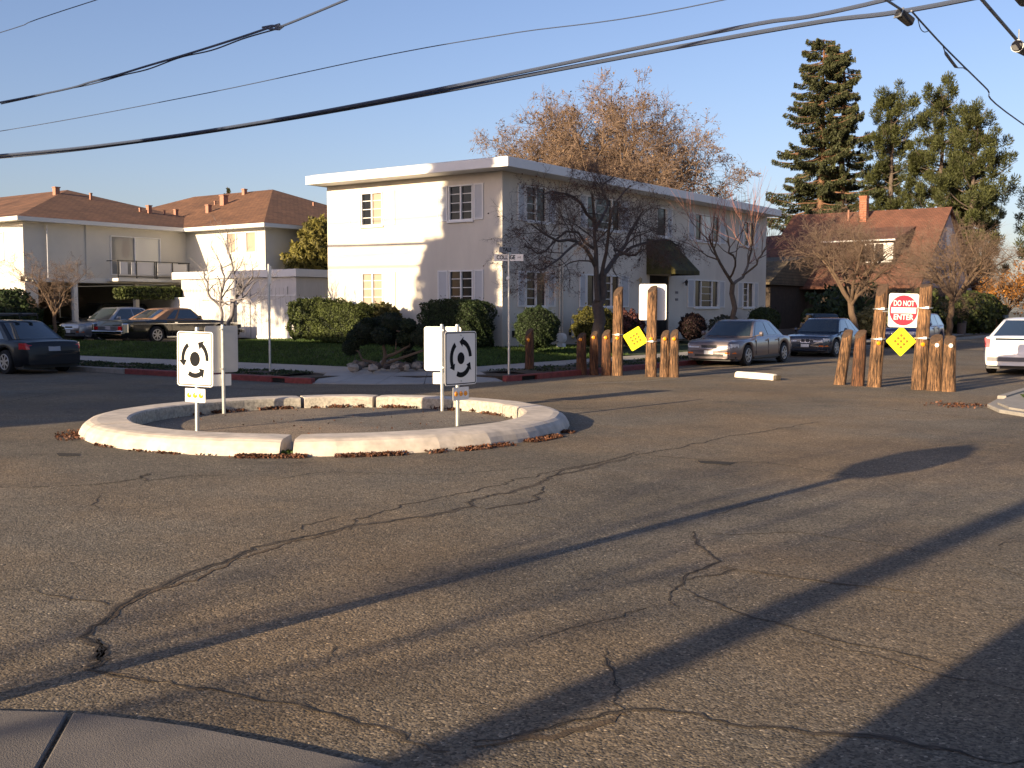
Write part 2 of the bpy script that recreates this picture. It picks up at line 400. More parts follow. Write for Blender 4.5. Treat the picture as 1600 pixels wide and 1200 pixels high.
# kerb outline of the far (building) corner
arc = [(2.3, -11.6), (3.3, -11.35), (4.3, -10.85), (5.1, -10.1), (5.75, -9.2), (6.1, -8.2)]
kA = [(-110, -11.6), (-4, -11.6)] + arc + [(6.2, -7.6), (6.2, 160)]
def strip(path, w, z0, z1, name, m, parent=None, bevel=.02):
    """kerb running along path; body to the left of travel direction"""
    mb = MB(); n = len(path); L_, R_ = [], []
    for i, p in enumerate(path):
        a = Vector(path[max(i - 1, 0)]); b = Vector(path[min(i + 1, n - 1)]); t = (b - a).normalized(); nrm = Vector((-t.y, t.x))
        R_.append(Vector(p)); L_.append(Vector(p) + nrm * w)
    vs = []
    for i in range(n): vs += [(R_[i].x, R_[i].y, z0), (R_[i].x - 0, R_[i].y, z1), (L_[i].x, L_[i].y, z1), (L_[i].x, L_[i].y, z0)]
    fs = []
    for i in range(n - 1):
        for k in range(4):
            k2 = (k + 1) % 4; fs.append((i * 4 + k, (i + 1) * 4 + k, (i + 1) * 4 + k2, i * 4 + k2))
    fs += [(3, 2, 1, 0)[::-1], tuple((n - 1) * 4 + k for k in range(4))[::-1]]
    mb.add(vs, fs); return build(mb, name, m, parent, bevel=bevel)
def keep(o, label): tag(o, label, None, None, 'structure'); return o
keep(strip([(-110, -11.6), (-4.02, -11.6)], .16, -.02, .14, 'kerb', M_kerb), 'grey concrete kerb along the left street')
keep(strip([(-4, -11.6), (1.68, -11.6)], .16, -.02, .14, 'kerb', M_red), 'red painted kerb before the corner ramp')
keep(strip([(2.12, -11.6), (2.5, -11.58), (2.9, -11.5)], .16, -.02, .13, 'kerb', M_red), 'short red kerb end right of the drain slot')
keep(strip([(6.1, -8.25), (6.2, -7.75)], .16, -.02, .14, 'kerb', M_red), 'red kerb stub beside the street name pole')
keep(strip([(6.2, -7.1), (6.2, 9.0)], .16, -.02, .14, 'kerb', M_red), 'red painted kerb running behind the wooden posts')
keep(strip([(6.2, 9.02), (6.2, 160)], .16, -.02, .14, 'kerb', M_kerb), 'grey kerb along the right street')
for c in ((1.9, -11.5, 0), (6.12, -7.42, 1)):
    mb = MB()
    if c[2] == 0: mb.box(c[0] - .22, c[0] + .22, -11.56, -11.3, .012, .10); mb2 = MB().box(c[0] - .23, c[0] + .23, -11.6, -11.44, .105, .14)
    else: mb.box(5.95, 6.12, c[1] - .33, c[1] + .33, .012, .10); mb2 = MB().box(6.04, 6.2, c[1] - .33, c[1] + .33, .105, .14)
    o = build(mb, 'storm_drain', M_drain); tag(o, ['dark drain slot in the red kerb left of the ramp', 'dark drain opening in the kerb below the street name pole'][c[2]], 'drain')
    build(mb2, 'drain_lintel', M_red, o)
# block slab, ramp, walks
slab = [(-110, -11.44), (2.3, -11.44), (2.5, -9.75), (4.2, -9.3), (4.9, -8.2), (6.04, -7.8), (6.04, 160), (-110, 160)]
mb = MB().prism(slab, -.02, .1); keep(build(mb, 'block_base', M_soil), 'soil base of the block behind the kerbs')
walk = bpy.data.objects.new('sidewalk', None); COL.objects.link(walk); tag(walk, 'pale concrete sidewalk of square slabs round the building corner', None, None, 'structure')
def slabpoly(pts, z=.135, zb=.06, m=M_conc, parent=None, name='slab', gap=.012):
    cx = sum(p[0] for p in pts) / len(pts); cy = sum(p[1] for p in pts) / len(pts)
    q = []
    for p in pts:
        d = math.hypot(p[0] - cx, p[1] - cy); s_ = (d - gap) / d; q.append((cx + (p[0] - cx) * s_, cy + (p[1] - cy) * s_))
    return build(MB().prism(q, zb, z + random.uniform(-.003, .003)), name, m, parent or walk, bevel=.008)
x = -60.0
while x < 0.8:
    slabpoly([(x, -9.7), (x + 1.5, -9.7), (x + 1.5, -7.35), (x, -7.35)]); x += 1.5
x0 = x
y = -6.1
while y < 60:
    slabpoly([(2.9, y), (4.35, y), (4.35, y + 1.5), (2.9, y + 1.5)]); y += 1.5
# corner ramp slabs
def rampslab(outer, inner):
    pts = outer + inner[::-1]; n = len(pts)
    mb = MB(); zs = [.018] * len(outer) + [.135] * len(inner)
    mb.add([(p[0], p[1], z) for p, z in zip(pts, zs)] + [(p[0], p[1], -.01) for p in pts],
           [tuple(range(n)), tuple(range(2 * n - 1, n - 1, -1))] + [(i, n + i, n + (i + 1) % n, (i + 1) % n) for i in range(n)])
    return build(mb, 'slab', M_conc, walk)
inn = [(1.6, -9.7), (2.6, -9.4), (3.2, -8.9), (3.7, -8.3), (4.1, -7.7), (4.5, -7.2)]
out_ = [(2.92, -11.48), (3.4, -11.31), (4.3, -10.84), (5.1, -10.1), (5.72, -9.2), (6.02, -8.3)]
for i in range(5):
    def sh(a, b, f): return (a[0] + (b[0] - a[0]) * f, a[1] + (b[1] - a[1]) * f)
    rampslab([sh(out_[i], out_[i + 1], .008), sh(out_[i], out_[i + 1], .992)], [sh(inn[i], inn[i + 1], .008), sh(inn[i], inn[i + 1], .992)])
slabpoly([(.82 + .0, -9.7), (1.6, -9.7), (2.6, -9.4), (3.2, -8.9), (2.2, -7.35), (.82, -7.35)])
slabpoly([(3.2, -8.9), (3.7, -8.3), (4.1, -7.7), (4.5, -7.2), (4.35, -6.1), (2.9, -6.1), (2.2, -7.35)])
# planter strips
def bumpy(name, x0, x1, y0, y1, nx, ny, zf, m, label, inside=None):
    X, Y = np.meshgrid(np.linspace(x0, x1, nx), np.linspace(y0, y1, ny)); Z = zf(X, Y)
    V = np.stack([X, Y, Z], -1).reshape(-1, 3); i = np.arange(nx * ny).reshape(ny, nx)
    Fc = np.stack([i[:-1, :-1], i[:-1, 1:], i[1:, 1:], i[1:, :-1]], -1).reshape(-1, 4)
    if inside is not None:
        c = V[Fc].mean(1); Fc = Fc[inside(c[:, 0], c[:, 1])]
    o = np_mesh(name, V, Fc, m, smooth=True); keep(o, label); return o
wob = lambda X, Y, s=1.0: (np.sin(X * 3.1 * s + Y * 1.7) + np.sin(Y * 4.3 * s - X * 2.1 + 1)) * .5
bumpy('planter_strip', -60, 1.5, -11.43, -9.71, 260, 9, lambda X, Y: .105 + .045 * np.sin((Y + 11.43) / 1.72 * math.pi) + .012 * wob(X, Y, 2), M_soil, 'dirt planter strip with sparse growth beside the left street')
bumpy('planter_strip', 4.36, 6.03, -6.9, 60, 10, 260, lambda X, Y: .105 + .04 * np.sin((X - 4.36) / 1.67 * math.pi) + .012 * wob(X, Y, 2), M_soil, 'dirt planter strip beside the right street')
def sm(x): x = np.clip(x, 0, 1); return x * x * (3 - 2 * x)
def lawn_h(X, Y):
    e = np.minimum(2.85 - X, Y + 7.3); c = np.minimum(e, ((2.85 - X) + (Y + 7.3)) * .55 - .1)
    return .12 + .33 * sm(c / 3.6) + .04 * sm(e / .15) + .008 * wob(X, Y, 1.5)
inlawn = lambda x, y: ((2.85 - x) + (y + 7.3) > 1.2) & ~((x > -8) & (x < -.1) & (y > .1) & (y < 22)) & ~((x < -12.3) & (y > -3.8))
bumpy('lawn', -60, 2.85, -7.3, 22.6, 300, 150, lawn_h, M_lawn, 'mown green lawn in front of the cream building', inlawn)
bumpy('yard', -70, 2.85, 22.6, 160, 30, 60, lambda X, Y: .42 + .05 * wob(X, Y), M_soil, 'yard ground behind the cream building')
sheet('parking_court', [(-60, -3.9), (-12.3, -3.9), (-12.3, 30), (-60, 30)], .36, asphalt('asphalt_court', (.10, .095, .09)))
# grass blades on the lawn
n = 90000
gx = 2.8 - rng.random(n) ** 1.25 * 24; gy = -7.3 + rng.random(n) ** 1.2 * 11
k_ = inlawn(gx, gy); gx, gy = gx[k_], gy[k_]; gz = lawn_h(gx, gy)
hgt = .035 + .05 * rng.random(len(gx)); d = unit(np.stack([rng.normal(size=len(gx)) * .35, rng.normal(size=len(gx)) * .35, np.ones(len(gx))], -1))
w = unit(np.cross(d, rng.normal(size=(len(gx), 3)))) * .02
base = np.stack([gx, gy, gz], -1); V = np.stack([base - w, base + w, base + d * hgt[:, None]], 1).reshape(-1, 3)
o = np_mesh('grass', V, np.arange(len(V)).reshape(-1, 3), M_grass); tag(o, 'short green grass blades on the front lawn', 'grass', kind='stuff')
# weeds in planter strips
n = 9000
px_ = np.concatenate([-14 + 15.5 * rng.random(n), 4.4 + 1.6 * rng.random(n // 2)]); py_ = np.concatenate([-11.3 + 1.5 * rng.random(n), -6.8 + 22 * rng.random(n // 2)])
clump = (np.sin(px_ * 2.3 + 1) * np.sin(py_ * 3.1) + rng.random(len(px_)) * .8) > .25; px_, py_ = px_[clump], py_[clump]
P_ = np.stack([px_, py_, .14 + .03 * rng.random(len(px_))], -1); V, Fq = leaves(P_, .035, 2.2)
o = np_mesh('ground_cover', V, Fq, M_bush); tag(o, 'low dark weeds in the planter strips along the kerb', 'plants', kind='stuff')

# near corner slab (camera's own corner)
edge = [(14.2, -31.5), (14.6, -29.6), (15.2, -28.3), (15.9, -27.4), (16.5, -26.92), (17.02, -26.61)]
edge2 = [(17.02, -26.61), (17.3, -26.50), (17.55, -26.42), (18.0, -26.33), (18.4, -26.27), (19.2, -26.22), (24.0, -26.2)]
near = bpy.data.objects.new('near_sidewalk', None); COL.objects.link(near); tag(near, 'near corner sidewalk of smooth brown grey concrete slabs', None, None, 'structure')
jd = Vector((.38, -.36)).normalized(); J0 = Vector((17.02, -26.61)); J1 = J0 + jd * 3.4
gp = Vector((jd.y, -jd.x)) * -.007
def near_slab(pts):
    n = len(pts); build(MB().prism(pts, -.03, .022), 'slab', M_conc_near, near, bevel=.009)
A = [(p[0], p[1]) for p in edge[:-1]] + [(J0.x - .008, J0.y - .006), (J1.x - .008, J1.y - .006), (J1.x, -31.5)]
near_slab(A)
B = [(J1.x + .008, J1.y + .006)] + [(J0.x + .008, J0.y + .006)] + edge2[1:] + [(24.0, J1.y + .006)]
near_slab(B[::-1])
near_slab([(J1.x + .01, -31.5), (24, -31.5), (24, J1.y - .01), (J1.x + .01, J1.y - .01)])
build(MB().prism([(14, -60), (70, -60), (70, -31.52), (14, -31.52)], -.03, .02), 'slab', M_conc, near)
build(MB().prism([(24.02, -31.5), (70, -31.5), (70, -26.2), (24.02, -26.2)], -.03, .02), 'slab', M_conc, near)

# far right corner (behind the posts)
kB = [(60, -11.6), (20.4, -11.6), (19.2, -11.35), (18.1, -10.75), (17.3, -9.9), (16.9, -8.9), (16.8, -7.6), (16.8, 120)]
keep(strip([(60, -11.6), (20.4, -11.6)][::1], -.16, -.02, .13, 'kerb', M_kerb), 'kerb on the right side of the far street')
bl = [(60, -11.44), (20.4, -11.44), (19.25, -11.2), (18.2, -10.6), (17.45, -9.8), (17.06, -8.85), (16.96, -7.6), (16.96, 120), (60, 120)]
keep(build(MB().prism(bl[::-1], -.02, .09), 'block_base', M_kerb), 'concrete apron and base of the right hand block')
sheet('yard', [(21.0, -8.2), (60, -8.2), (60, 120), (21.0, 120)], .096, M_soil)
keep(strip(kB[1:-1][::-1], .17, -.02, .06, 'kerb', M_kerb), 'low worn concrete kerb on the right corner')
keep(strip([(16.8, 120), (16.8, -7.6)], .16, -.02, .12, 'kerb', M_kerb), 'kerb behind the white hatchback')
keep(build(MB().prism([(17.0, -8.2), (17.42, -9.78), (18.22, -10.62), (19.27, -11.22), (20.4, -11.42), (20.4, -7.9), (17.0, -7.7)], .0, .092), 'curb_ramp', M_kerb), 'pale tan corner ramp at the right edge')
rw = bpy.data.objects.new('right_sidewalk', None); COL.objects.link(rw); tag(rw, 'tan concrete sidewalk on the right corner', None, None, 'structure')
slabpoly([(20.4, -11.4), (24, -11.4), (24, -8.4), (20.4, -8.4)], .10, .0, M_conc, rw)
yy = -8.0
slabpoly([(18.3, -8.0), (20.2, -8.3), (20.2, -6), (18.3, -6)], .10, 0, M_conc, rw)
while yy < 20:
    slabpoly([(18.6, yy + 2), (20.0, yy + 2), (20.0, yy + 3.5), (18.6, yy + 3.5)], .10, 0, M_conc, rw); yy += 1.5
n = 5000
P_ = np.stack([17.2 + 1.3 * rng.random(n), -7.6 + 12 * rng.random(n), .10 + .04 * rng.random(n)], -1); V, Fq = leaves(P_, .05, 2.5)
o = np_mesh('ground_cover', V, Fq, M_grass); tag(o, 'green grass patch on the right hand corner planter', 'grass', kind='stuff')

# ------------------------------------------------------------------ cracks in the asphalt
def jag(pts, amp=.035):
    out = []; off = 0.0
    for a, b in zip(pts[:-1], pts[1:]):
        a = Vector(a[:2]); b = Vector(b[:2]); d_ = b - a; L = d_.length; m_ = max(3, int(L / .045)); nr = Vector((-d_.y, d_.x)).normalized()
        for i in range(m_):
            off = off * .8 + random.gauss(0, amp) * .32
            if random.random() < .08: off += random.gauss(0, amp)
            out.append(a + d_ * (i / m_) + nr * off)
    out.append(Vector(pts[-1][:2])); return out
def ribbon(P_, w, z, m, lo=.3, hi=1.25, gap=0.0):
    mb = MB(); n = len(P_); vs = []; ww = w
    for i, p in enumerate(P_):
        t = (P_[min(i + 1, n - 1)] - P_[max(i - 1, 0)]).normalized(); nr = Vector((-t.y, t.x))
        ww = .5 * ww + .5 * w * random.uniform(lo, hi) * 1.0; wf = ww * (1 if 3 < i < n - 4 else .35)
        if gap and random.random() < gap: wf *= .12
        a = random.uniform(.3, .7)
        vs += [(p.x - nr.x * wf * a, p.y - nr.y * wf * a, z), (p.x + nr.x * wf * (1 - a), p.y + nr.y * wf * (1 - a), z)]
    mb.add(vs, [(2 * i, 2 * i + 1, 2 * i + 3, 2 * i + 2) for i in range(n - 1)])
    return build(mb, 'crack', m, road)
def crack(px, w, m=M_crack, z=.004, amp=.035):
    P_ = jag([G(*p) for p in px], amp=amp)
    if m is not M_crack: return ribbon(P_, w, z, m)
    w *= .8
    ribbon([p + Vector((random.gauss(0, .004), random.gauss(0, .004))) for p in P_], w * 1.9, z - .0015, M_crackedge, .2, 1.5)
    ribbon(P_, w * .5, z, M_crack, .1, 1.6, .2)
    if w > .012:      # side branches
        for k_ in range(max(1, len(P_) // 45)):
            i = random.randrange(2, max(3, len(P_) - 2)); d_ = (P_[min(i + 1, len(P_) - 1)] - P_[i - 1]).normalized(); a = random.choice((-1, 1)) * random.uniform(.4, 1.3); ca, sa = math.cos(a), math.sin(a)
            d2 = Vector((d_.x * ca - d_.y * sa, d_.x * sa + d_.y * ca)); L = random.uniform(.12, .5)
            ribbon(jag([P_[i], P_[i] + d2 * L], amp=.03), w * .3, z + .0004, M_crack, .3, 1.2)
big = [(128, 1044), (138, 1030), (150, 1012), (136, 996), (158, 975), (185, 952), (215, 930), (262, 912), (300, 895), (345, 880), (390, 862), (440, 848), (490, 836), (545, 822), (600, 815), (650, 808), (700, 800), (735, 790), (745, 780), (800, 772), (815, 765), (860, 745), (900, 738), (935, 726), (985, 714)]
crack(big, .046); crack([(p[0] + 4, p[1] + 3) for p in big[4:14]], .03, M_crack2, .003)
crack([(130, 1046), (150, 1050), (190, 1058), (230, 1068)], .03, M_crack2)
crack([(p[0] + 14, p[1] + 2) for p in big[:4]], .02); crack([(148, 1000), (152, 1025), (160, 1030), (145, 1045)], .03)
crack([(132, 1046), (200, 1062), (300, 1075), (400, 1092), (450, 1100), (500, 1112), (560, 1130), (620, 1146), (655, 1158), (700, 1175)], .018)
crack([(545, 822), (550, 812), (620, 795), (700, 775), (790, 757), (860, 738), (940, 722)], .014)
crack([(430, 838), (470, 820), (550, 805)], .009)
crack([(0, 921), (60, 915)], .012); crack([(45, 922), (90, 934), (170, 946), (190, 942)], .013)
crack([(0, 762), (80, 760), (150, 758), (215, 748), (232, 740), (225, 752), (290, 744), (350, 742)], .02)
crack([(150, 800), (148, 785), (160, 770)], .008); crack([(410, 752), (470, 742), (520, 738), (700, 742), (860, 728)], .01)
crack([(740, 1160), (800, 1150), (860, 1140), (905, 1130), (950, 1120), (975, 1112), (1020, 1113), (1080, 1118), (1125, 1124), (1150, 1132), (1230, 1138), (1310, 1148), (1400, 1157), (1500, 1172), (1600, 1188)], .022)
crack([(740, 1168), (800, 1158), (870, 1144), (960, 1120), (980, 1118)], .05, M_crack2, .003)
crack([(960, 1070), (955, 1050), (948, 1030), (945, 1018)], .016); crack([(975, 1110), (965, 1085), (958, 1065)], .014)
crack([(1045, 940), (1050, 925), (1065, 912), (1072, 900), (1100, 890), (1120, 880), (1110, 862), (1090, 850), (1086, 830)], .02)
crack([(1045, 942), (1060, 948)], .02); crack([(1070, 906), (1110, 900), (1150, 890), (1125, 885)], .018)
crack([(1070, 920), (1100, 935), (1150, 955), (1210, 972), (1270, 990), (1340, 1010), (1400, 1020), (1450, 1030), (1500, 1048)], .014)
crack([(1125, 886), (1190, 898), (1280, 908), (1350, 918), (1440, 928), (1460, 932)], .018, M_crack2); crack([(1150, 888), (1250, 905), (1370, 922)], .012)
crack([(1080, 832), (1150, 838), (1250, 832), (1340, 846), (1420, 858), (1490, 868)], .009)
crack([(1540, 880), (1560, 890), (1600, 900)], .016); crack([(1560, 860), (1575, 850), (1600, 845)], .008)
crack([(1500, 930), (1540, 945), (1600, 950)], .008)
crack([(1220, 1000), (1300, 1005), (1420, 1040), (1480, 1060), (1600, 1080)], .008)
crack([(985, 714), (1060, 700), (1130, 684), (1180, 676), (1230, 668), (1280, 659)], .022)
crack([(1000, 712), (1070, 716), (1140, 722), (1200, 722), (1290, 738), (1360, 744)], .014)
crack([(1090, 722), (1145, 724)], .05, z=.005); crack([(860, 745), (880, 735), (940, 722), (1000, 706)], .03)
crack([(740, 792), (760, 796), (830, 780), (850, 760)], .03, amp=.06)
crack([(780, 800), (870, 812), (900, 818)], .012, M_crack2)
crack([(1440, 700), (1520, 690), (1600, 692)], .01); crack([(1100, 812), (1160, 790), (1210, 776)], .006)
crack([(820, 1010), (870, 985), (960, 965), (1040, 945)], .006); crack([(500, 1040), (520, 1010), (505, 1000)], .006)
crack([(0, 596), (180, 600), (330, 604), (520, 616), (700, 622)], .025); crack([(0, 630), (100, 612), (330, 604)], .02)
crack([(860, 640), (950, 636), (1100, 642)], .012); crack([(1250, 626), (1400, 640), (1600, 664)], .014)
crack([(900, 600), (1000, 596), (1080, 590)], .05, M_conc)   # thin pale concrete lip before the posts
for q in ([(100, 710), (30, 712)],): crack(q, .01)
# sealed utility patches
for pts, z in (([(88, 708), (125, 709), (124, 713), (92, 713)], .004), ([(1090, 720), (1150, 723), (1140, 727), (1095, 724)], .0045)):
    mb = MB(); q = [G(*p) for p in pts]; mb.add([(a[0], a[1], z) for a in q], [tuple(range(len(q)))]); build(mb, 'patch', M_crack, road)

# ================================================================== ROUNDABOUT ISLAND
IC = (9.68, -17.52)
# centre from survey: camera-space (-2.65, 16.02)
IC = (CAM[0] + (-2.65) * Cc - 16.02 * S, CAM[1] + (-2.65) * S + 16.02 * Cc)
isl = thing('roundabout_island', 'low round concrete traffic island with leaf litter and four signs inside', 'traffic island', (IC[0], IC[1], 0))
def iang(px, py, z=0):
    p = G(px, py, z); return math.atan2(p[1] - IC[1], p[0] - IC[0])
Ro, Ri, KH = 3.5, 2.82, .2
def ring_seg(a0, a1, name='kerb_segment', n=None, m=M_island, dz=0.0, grow=0):
    if a1 < a0: a1 += 2 * math.pi
    n = n or max(4, int((a1 - a0) / .07)); mb = MB()
    # profile (r,z): battered rounded outer face, top, inner face
    prof = [(Ro, -.02), (Ro - .015, .05), (Ro - .05, .115), (Ro - .10, .165), (Ro - .16, .19), (Ro - .24, KH), (Ri + .05, KH), (Ri + .01, KH - .015), (Ri, KH - .05), (Ri, -.02)]
    vs, k = [], len(prof)
    for i in range(n + 1):
        a = a0 + (a1 - a0) * i / n; e = min(i, n - i); f = 1.0 if e > 0 else .0
        wob_ = .008 * math.sin(a * 23) + .005 * math.sin(a * 57) + random.gauss(0, .003)
        for j, (r, z) in enumerate(prof):
            rr = r + wob_ * (1 if j < 5 else .3); zz = z + dz - (0 if f or z < .05 else .01)
            vs.append((rr * math.cos(a), rr * math.sin(a), zz))
    fs = []
    for i in range(n):
        for j in range(k - 1): fs.append((i * k + j, (i + 1) * k + j, (i + 1) * k + j + 1, i * k + j + 1))
    fs += [tuple(range(k)), tuple(n * k + j for j in range(k - 1, -1, -1))]
    mb.add(vs, fs); o = build(mb, name, [m, M_island_in], isl, smooth=False)
    me = o.data
    for p in me.polygons:
        j = [v % k for v in p.vertices]
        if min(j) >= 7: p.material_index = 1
    return o
aG = iang(447, 700, .1); a1 = iang(478, 632, .1); a2 = iang(570, 634, .1); a3 = iang(757, 642, .1); a4 = iang(200, 665, .15)
def norm(a):
    while a < aG: a += 2 * math.pi
    return a
cuts = sorted([(aG, .022), (norm(a3), .004), (norm(a2), .012), (norm(a1), .012), (norm(a4), .003)])
for i, (a, g) in enumerate(cuts):
    b, g2 = cuts[(i + 1) % len(cuts)]
    if i == len(cuts) - 1: b += 2 * math.pi
    ring_seg(a + g, b - g2, dz=random.uniform(-.004, .004))
fl = [((Ri - .004) * math.cos(t * math.pi / 36), (Ri - .004) * math.sin(t * math.pi / 36)) for t in range(72)]
mb = MB(); mb.add([(p[0], p[1], .008) for p in fl] + [(0, 0, .03)], [(i, (i + 1) % 72, 72) for i in range(72)])
build(mb, 'island_floor', M_asph_isl, isl, smooth=True)
mb = MB(); wp = [(-.9, .6), (-.2, .35), (.5, .2), (1.2, .3), (1.9, .2)]
# leaf litter
def litter(n, fn, size=.045, label='', m=M_leafbrown, lift=.03):
    P_ = fn(n); V, Fq = leaves(P_, size, 1.5, N=np.tile([0, 0, 1.0], (len(P_), 1)))
    o = np_mesh('fallen_leaves', V, Fq, m); return tag(o, label, 'leaves', kind='stuff')
def ring_pts(n, a0, a1, r0, r1, z0=.012, z1=.05):
    a = a0 + (a1 - a0) * rng.random(n); t = rng.random(n) ** 1.8; r = r0 + (r1 - r0) * t
    keep_ = (np.sin(a * 17) + np.sin(a * 41 + 1) * .7 + rng.random(n) * 1.6) > .75
    a, r, t = a[keep_], r[keep_], t[keep_]
    return np.stack([IC[0] + r * np.cos(a), IC[1] + r * np.sin(a), z0 + (z1 - z0) * (1 - t) * rng.random(len(a))], -1)
camdir = math.atan2(CAM[1] - IC[1], CAM[0] - IC[0])
litter(5200, lambda n: ring_pts(n, camdir - .35, camdir + 1.15, Ro + .005, Ro + .17, z1=.035), .026, 'orange brown leaf litter along the near outside edge of the island')
litter(500, lambda n: ring_pts(n, camdir - 1.5, camdir - 1.1, Ro + .01, Ro + .3, z1=.03), .028, 'small drift of brown leaves left of the island')
litter(300, lambda n: ring_pts(n, camdir - 1.0, camdir - .4, Ro + .01, Ro + .08, z1=.02), .025, 'thin line of leaves at the island front left')
litter(1100, lambda n: ring_pts(n, camdir + math.pi - .45, camdir + math.pi + .95, Ri - .01, Ri - .13, .02, .06), .032, 'dry leaves piled inside the far kerb of the island', )
litter(420, lambda n: ring_pts(n, camdir + math.pi * .55, camdir + math.pi - .45, Ri - .01, Ri - .12, .02, .05), .032, 'brown leaves inside the right part of the island')
litter(90, lambda n: np.stack([IC[0] + 2.3 * rng.normal(size=n) * .5, IC[1] + 2.3 * rng.normal(size=n) * .5, .035 + .01 * rng.random(n)], -1), .022, 'few scattered leaves on the island floor')
def blob_pts(c, sx, sy, z=.02):
    return lambda n: np.stack([c[0] + sx * rng.normal(size=n), c[1] + sy * rng.normal(size=n), z + .03 * rng.random(n)], -1)
c = G(692, 702); litter(90, blob_pts((c[0], c[1]), .06, .05, .03), .06, 'little heap of curled leaves on the island front edge')
c = G(1500, 634); litter(160, blob_pts((c[0], c[1]), .30, .22, .01), .035, 'brown leaves gathered in the gutter at the right corner')
c = G(447, 712); litter(60, blob_pts((c[0], c[1]), .04, .04, .02), .04, 'green weed tuft in the island kerb gap', m=M_grass)

# ------------------------------------------------------------------ signs
def rrect(w, h, r, n=5, cx=0, cz=0):
    pts = []
    for sx, sz, a in ((1, -1, -90), (1, 1, 0), (-1, 1, 90), (-1, -1, 180)):
        for i in range(n + 1):
            t = R(a + 90 * i / n); pts.append((cx + sx * (w / 2 - r) + r * math.cos(t), cz + sz * (h / 2 - r) + r * math.sin(t)))
    return pts
def ring_plate(mb, outer, inner, y0, y1):
    n = len(outer)
    vs = [(p[0], y0, p[1]) for p in outer] + [(p[0], y0, p[1]) for p in inner] + [(p[0], y1, p[1]) for p in outer] + [(p[0], y1, p[1]) for p in inner]
    fs = []
    for i in range(n):
        j = (i + 1) % n
        fs += [(i, j, n + j, n + i), (2 * n + j, 2 * n + i, 3 * n + i, 3 * n + j), (i, 2 * n + i, 2 * n + j, j), (n + j, 3 * n + j, 3 * n + i, n + i)]
    mb.add(vs, fs)
def arc_arrow(mb, r, w, a0, a1, head, y0, y1, cx=0, cz=0, hl=.25, ex=1.0):
    """counter-clockwise arrow, degrees; seen from -y (x right, z up)"""
    n = 14; o, i_ = [], []
    for k in range(n + 1):
        a = R(a0 + (a1 - a0) * k / n); o.append((cx + (r + w / 2) * math.cos(a), cz + ex * (r + w / 2) * math.sin(a))); i_.append((cx + (r - w / 2) * math.cos(a), cz + ex * (r - w / 2) * math.sin(a)))
    for k in range(n): mb.plate([i_[k], o[k], o[k + 1], i_[k + 1]][::1], y0, y1)
    a = R(a1); tipa = a + hl
    mb.plate([(cx + (r - head) * math.cos(a), cz + ex * (r - head) * math.sin(a)), (cx + (r + head) * math.cos(a), cz + ex * (r + head) * math.sin(a)), (cx + r * math.cos(tipa), cz + ex * r * math.sin(tipa))], y0, y1)
def disc(mb, r, y0, y1, cx=0, cz=0, n=28, ex=1.0): mb.plate([(cx + r * math.cos(2 * math.pi * k / n), cz + ex * r * math.sin(2 * math.pi * k / n)) for k in range(n)], y0, y1)
def circ_sign(px, py, phi, H, label, zc, w=.61, h=.76, lean=0.0, style=0, small=True, dx=0.0, smz=None):
    g = G(px, py); t = thing('roundabout_sign', label, 'sign', (g[0], g[1], .0), R(phi), 'circular arrow signs on the island')
    t.rotation_euler = (0, R(lean), R(phi))
    pole = MB().tube([(0, .0, -.02), (0, 0, H - .03), (0, 0, H)], [.03, .03, .024], 12); build(pole, 'pole', M_galv, t, smooth=False)
    f = -.036
    build(MB().plate(rrect(w, h, .045, cx=dx, cz=zc), f - .004, f), 'panel', M_signback, t)
    face = MB().plate(rrect(w - .002, h - .002, .045, cx=dx, cz=zc), f - .0065, f - .0042); build(face, 'sign_face', M_signwhite, t)
    bd = MB(); ring_plate(bd, rrect(w - .03, h - .03, .035, cx=dx, cz=zc), rrect(w - .056, h - .056, .026, cx=dx, cz=zc), f - .0085, f - .0067); build(bd, 'border', M_signblack, t)
    ar = MB()
    if style == 0:      # long bold arrows
        arc_arrow(ar, .205, .062, 5, 78, .062, f - .009, f - .0067, dx, zc, .36, 1.18); arc_arrow(ar, .205, .062, 125, 205, .062, f - .009, f - .0067, dx, zc, .36, 1.18); arc_arrow(ar, .205, .062, 245, 325, .062, f - .009, f - .0067, dx, zc, .36, 1.18)
        disc(ar, .075, f - .009, f - .0067, dx, zc, ex=1.15)
    else:
        arc_arrow(ar, .205, .054, -5, 54, .068, f - .009, f - .0067, dx, zc, .38, 1.15); arc_arrow(ar, .205, .054, 124, 184, .068, f - .009, f - .0067, dx, zc, .38, 1.15); arc_arrow(ar, .2, .060, 238, 300, .072, f - .009, f - .0067, dx, zc, .38, 1.15)
        disc(ar, .085, f - .009, f - .0067, dx, zc, ex=1.2)
    build(ar, 'arrow_symbol', M_signblack, t)
    if small:
        z2 = smz if smz else zc - h / 2 - .125
        build(MB().plate(rrect(.34, .19, .012, cx=dx, cz=z2), f - .004, f), 'reflector_plate', M_signwhite, t)
        for k in (-1, 0, 1):
            q = MB(); q.lathe([(.038, 0), (.034, -.008), (.015, -.012)], 16, 'y', (dx + k * .1, f - .005, z2)); build(q, 'reflector', M_amber, t)
    for zz in (zc + h / 2 - .06, zc - h / 2 + .06):
        q = MB(); q.lathe([(.012, 0), (.012, -.006)], 8, 'y', (dx, f - .009, zz)); build(q, 'bolt', M_galv, t)
        build(MB().box(-.035, .035, -.036, .036, zz - .012, zz + .012), 'clamp', M_galv, t)
    return t
circ_sign(308, 675, 13, 1.46, 'sunlit white arrow sign at the front left of the island', 1.02, lean=1.2, style=1)
circ_sign(350, 647, 262, 1.46, 'grey backed sign on the rear left pole of the island', 1.06, lean=0, style=1)
circ_sign(691, 643, 203, 1.46, 'white backed sign on the rear pole behind the shaded arrow sign', 1.05, w=.64, h=.74)
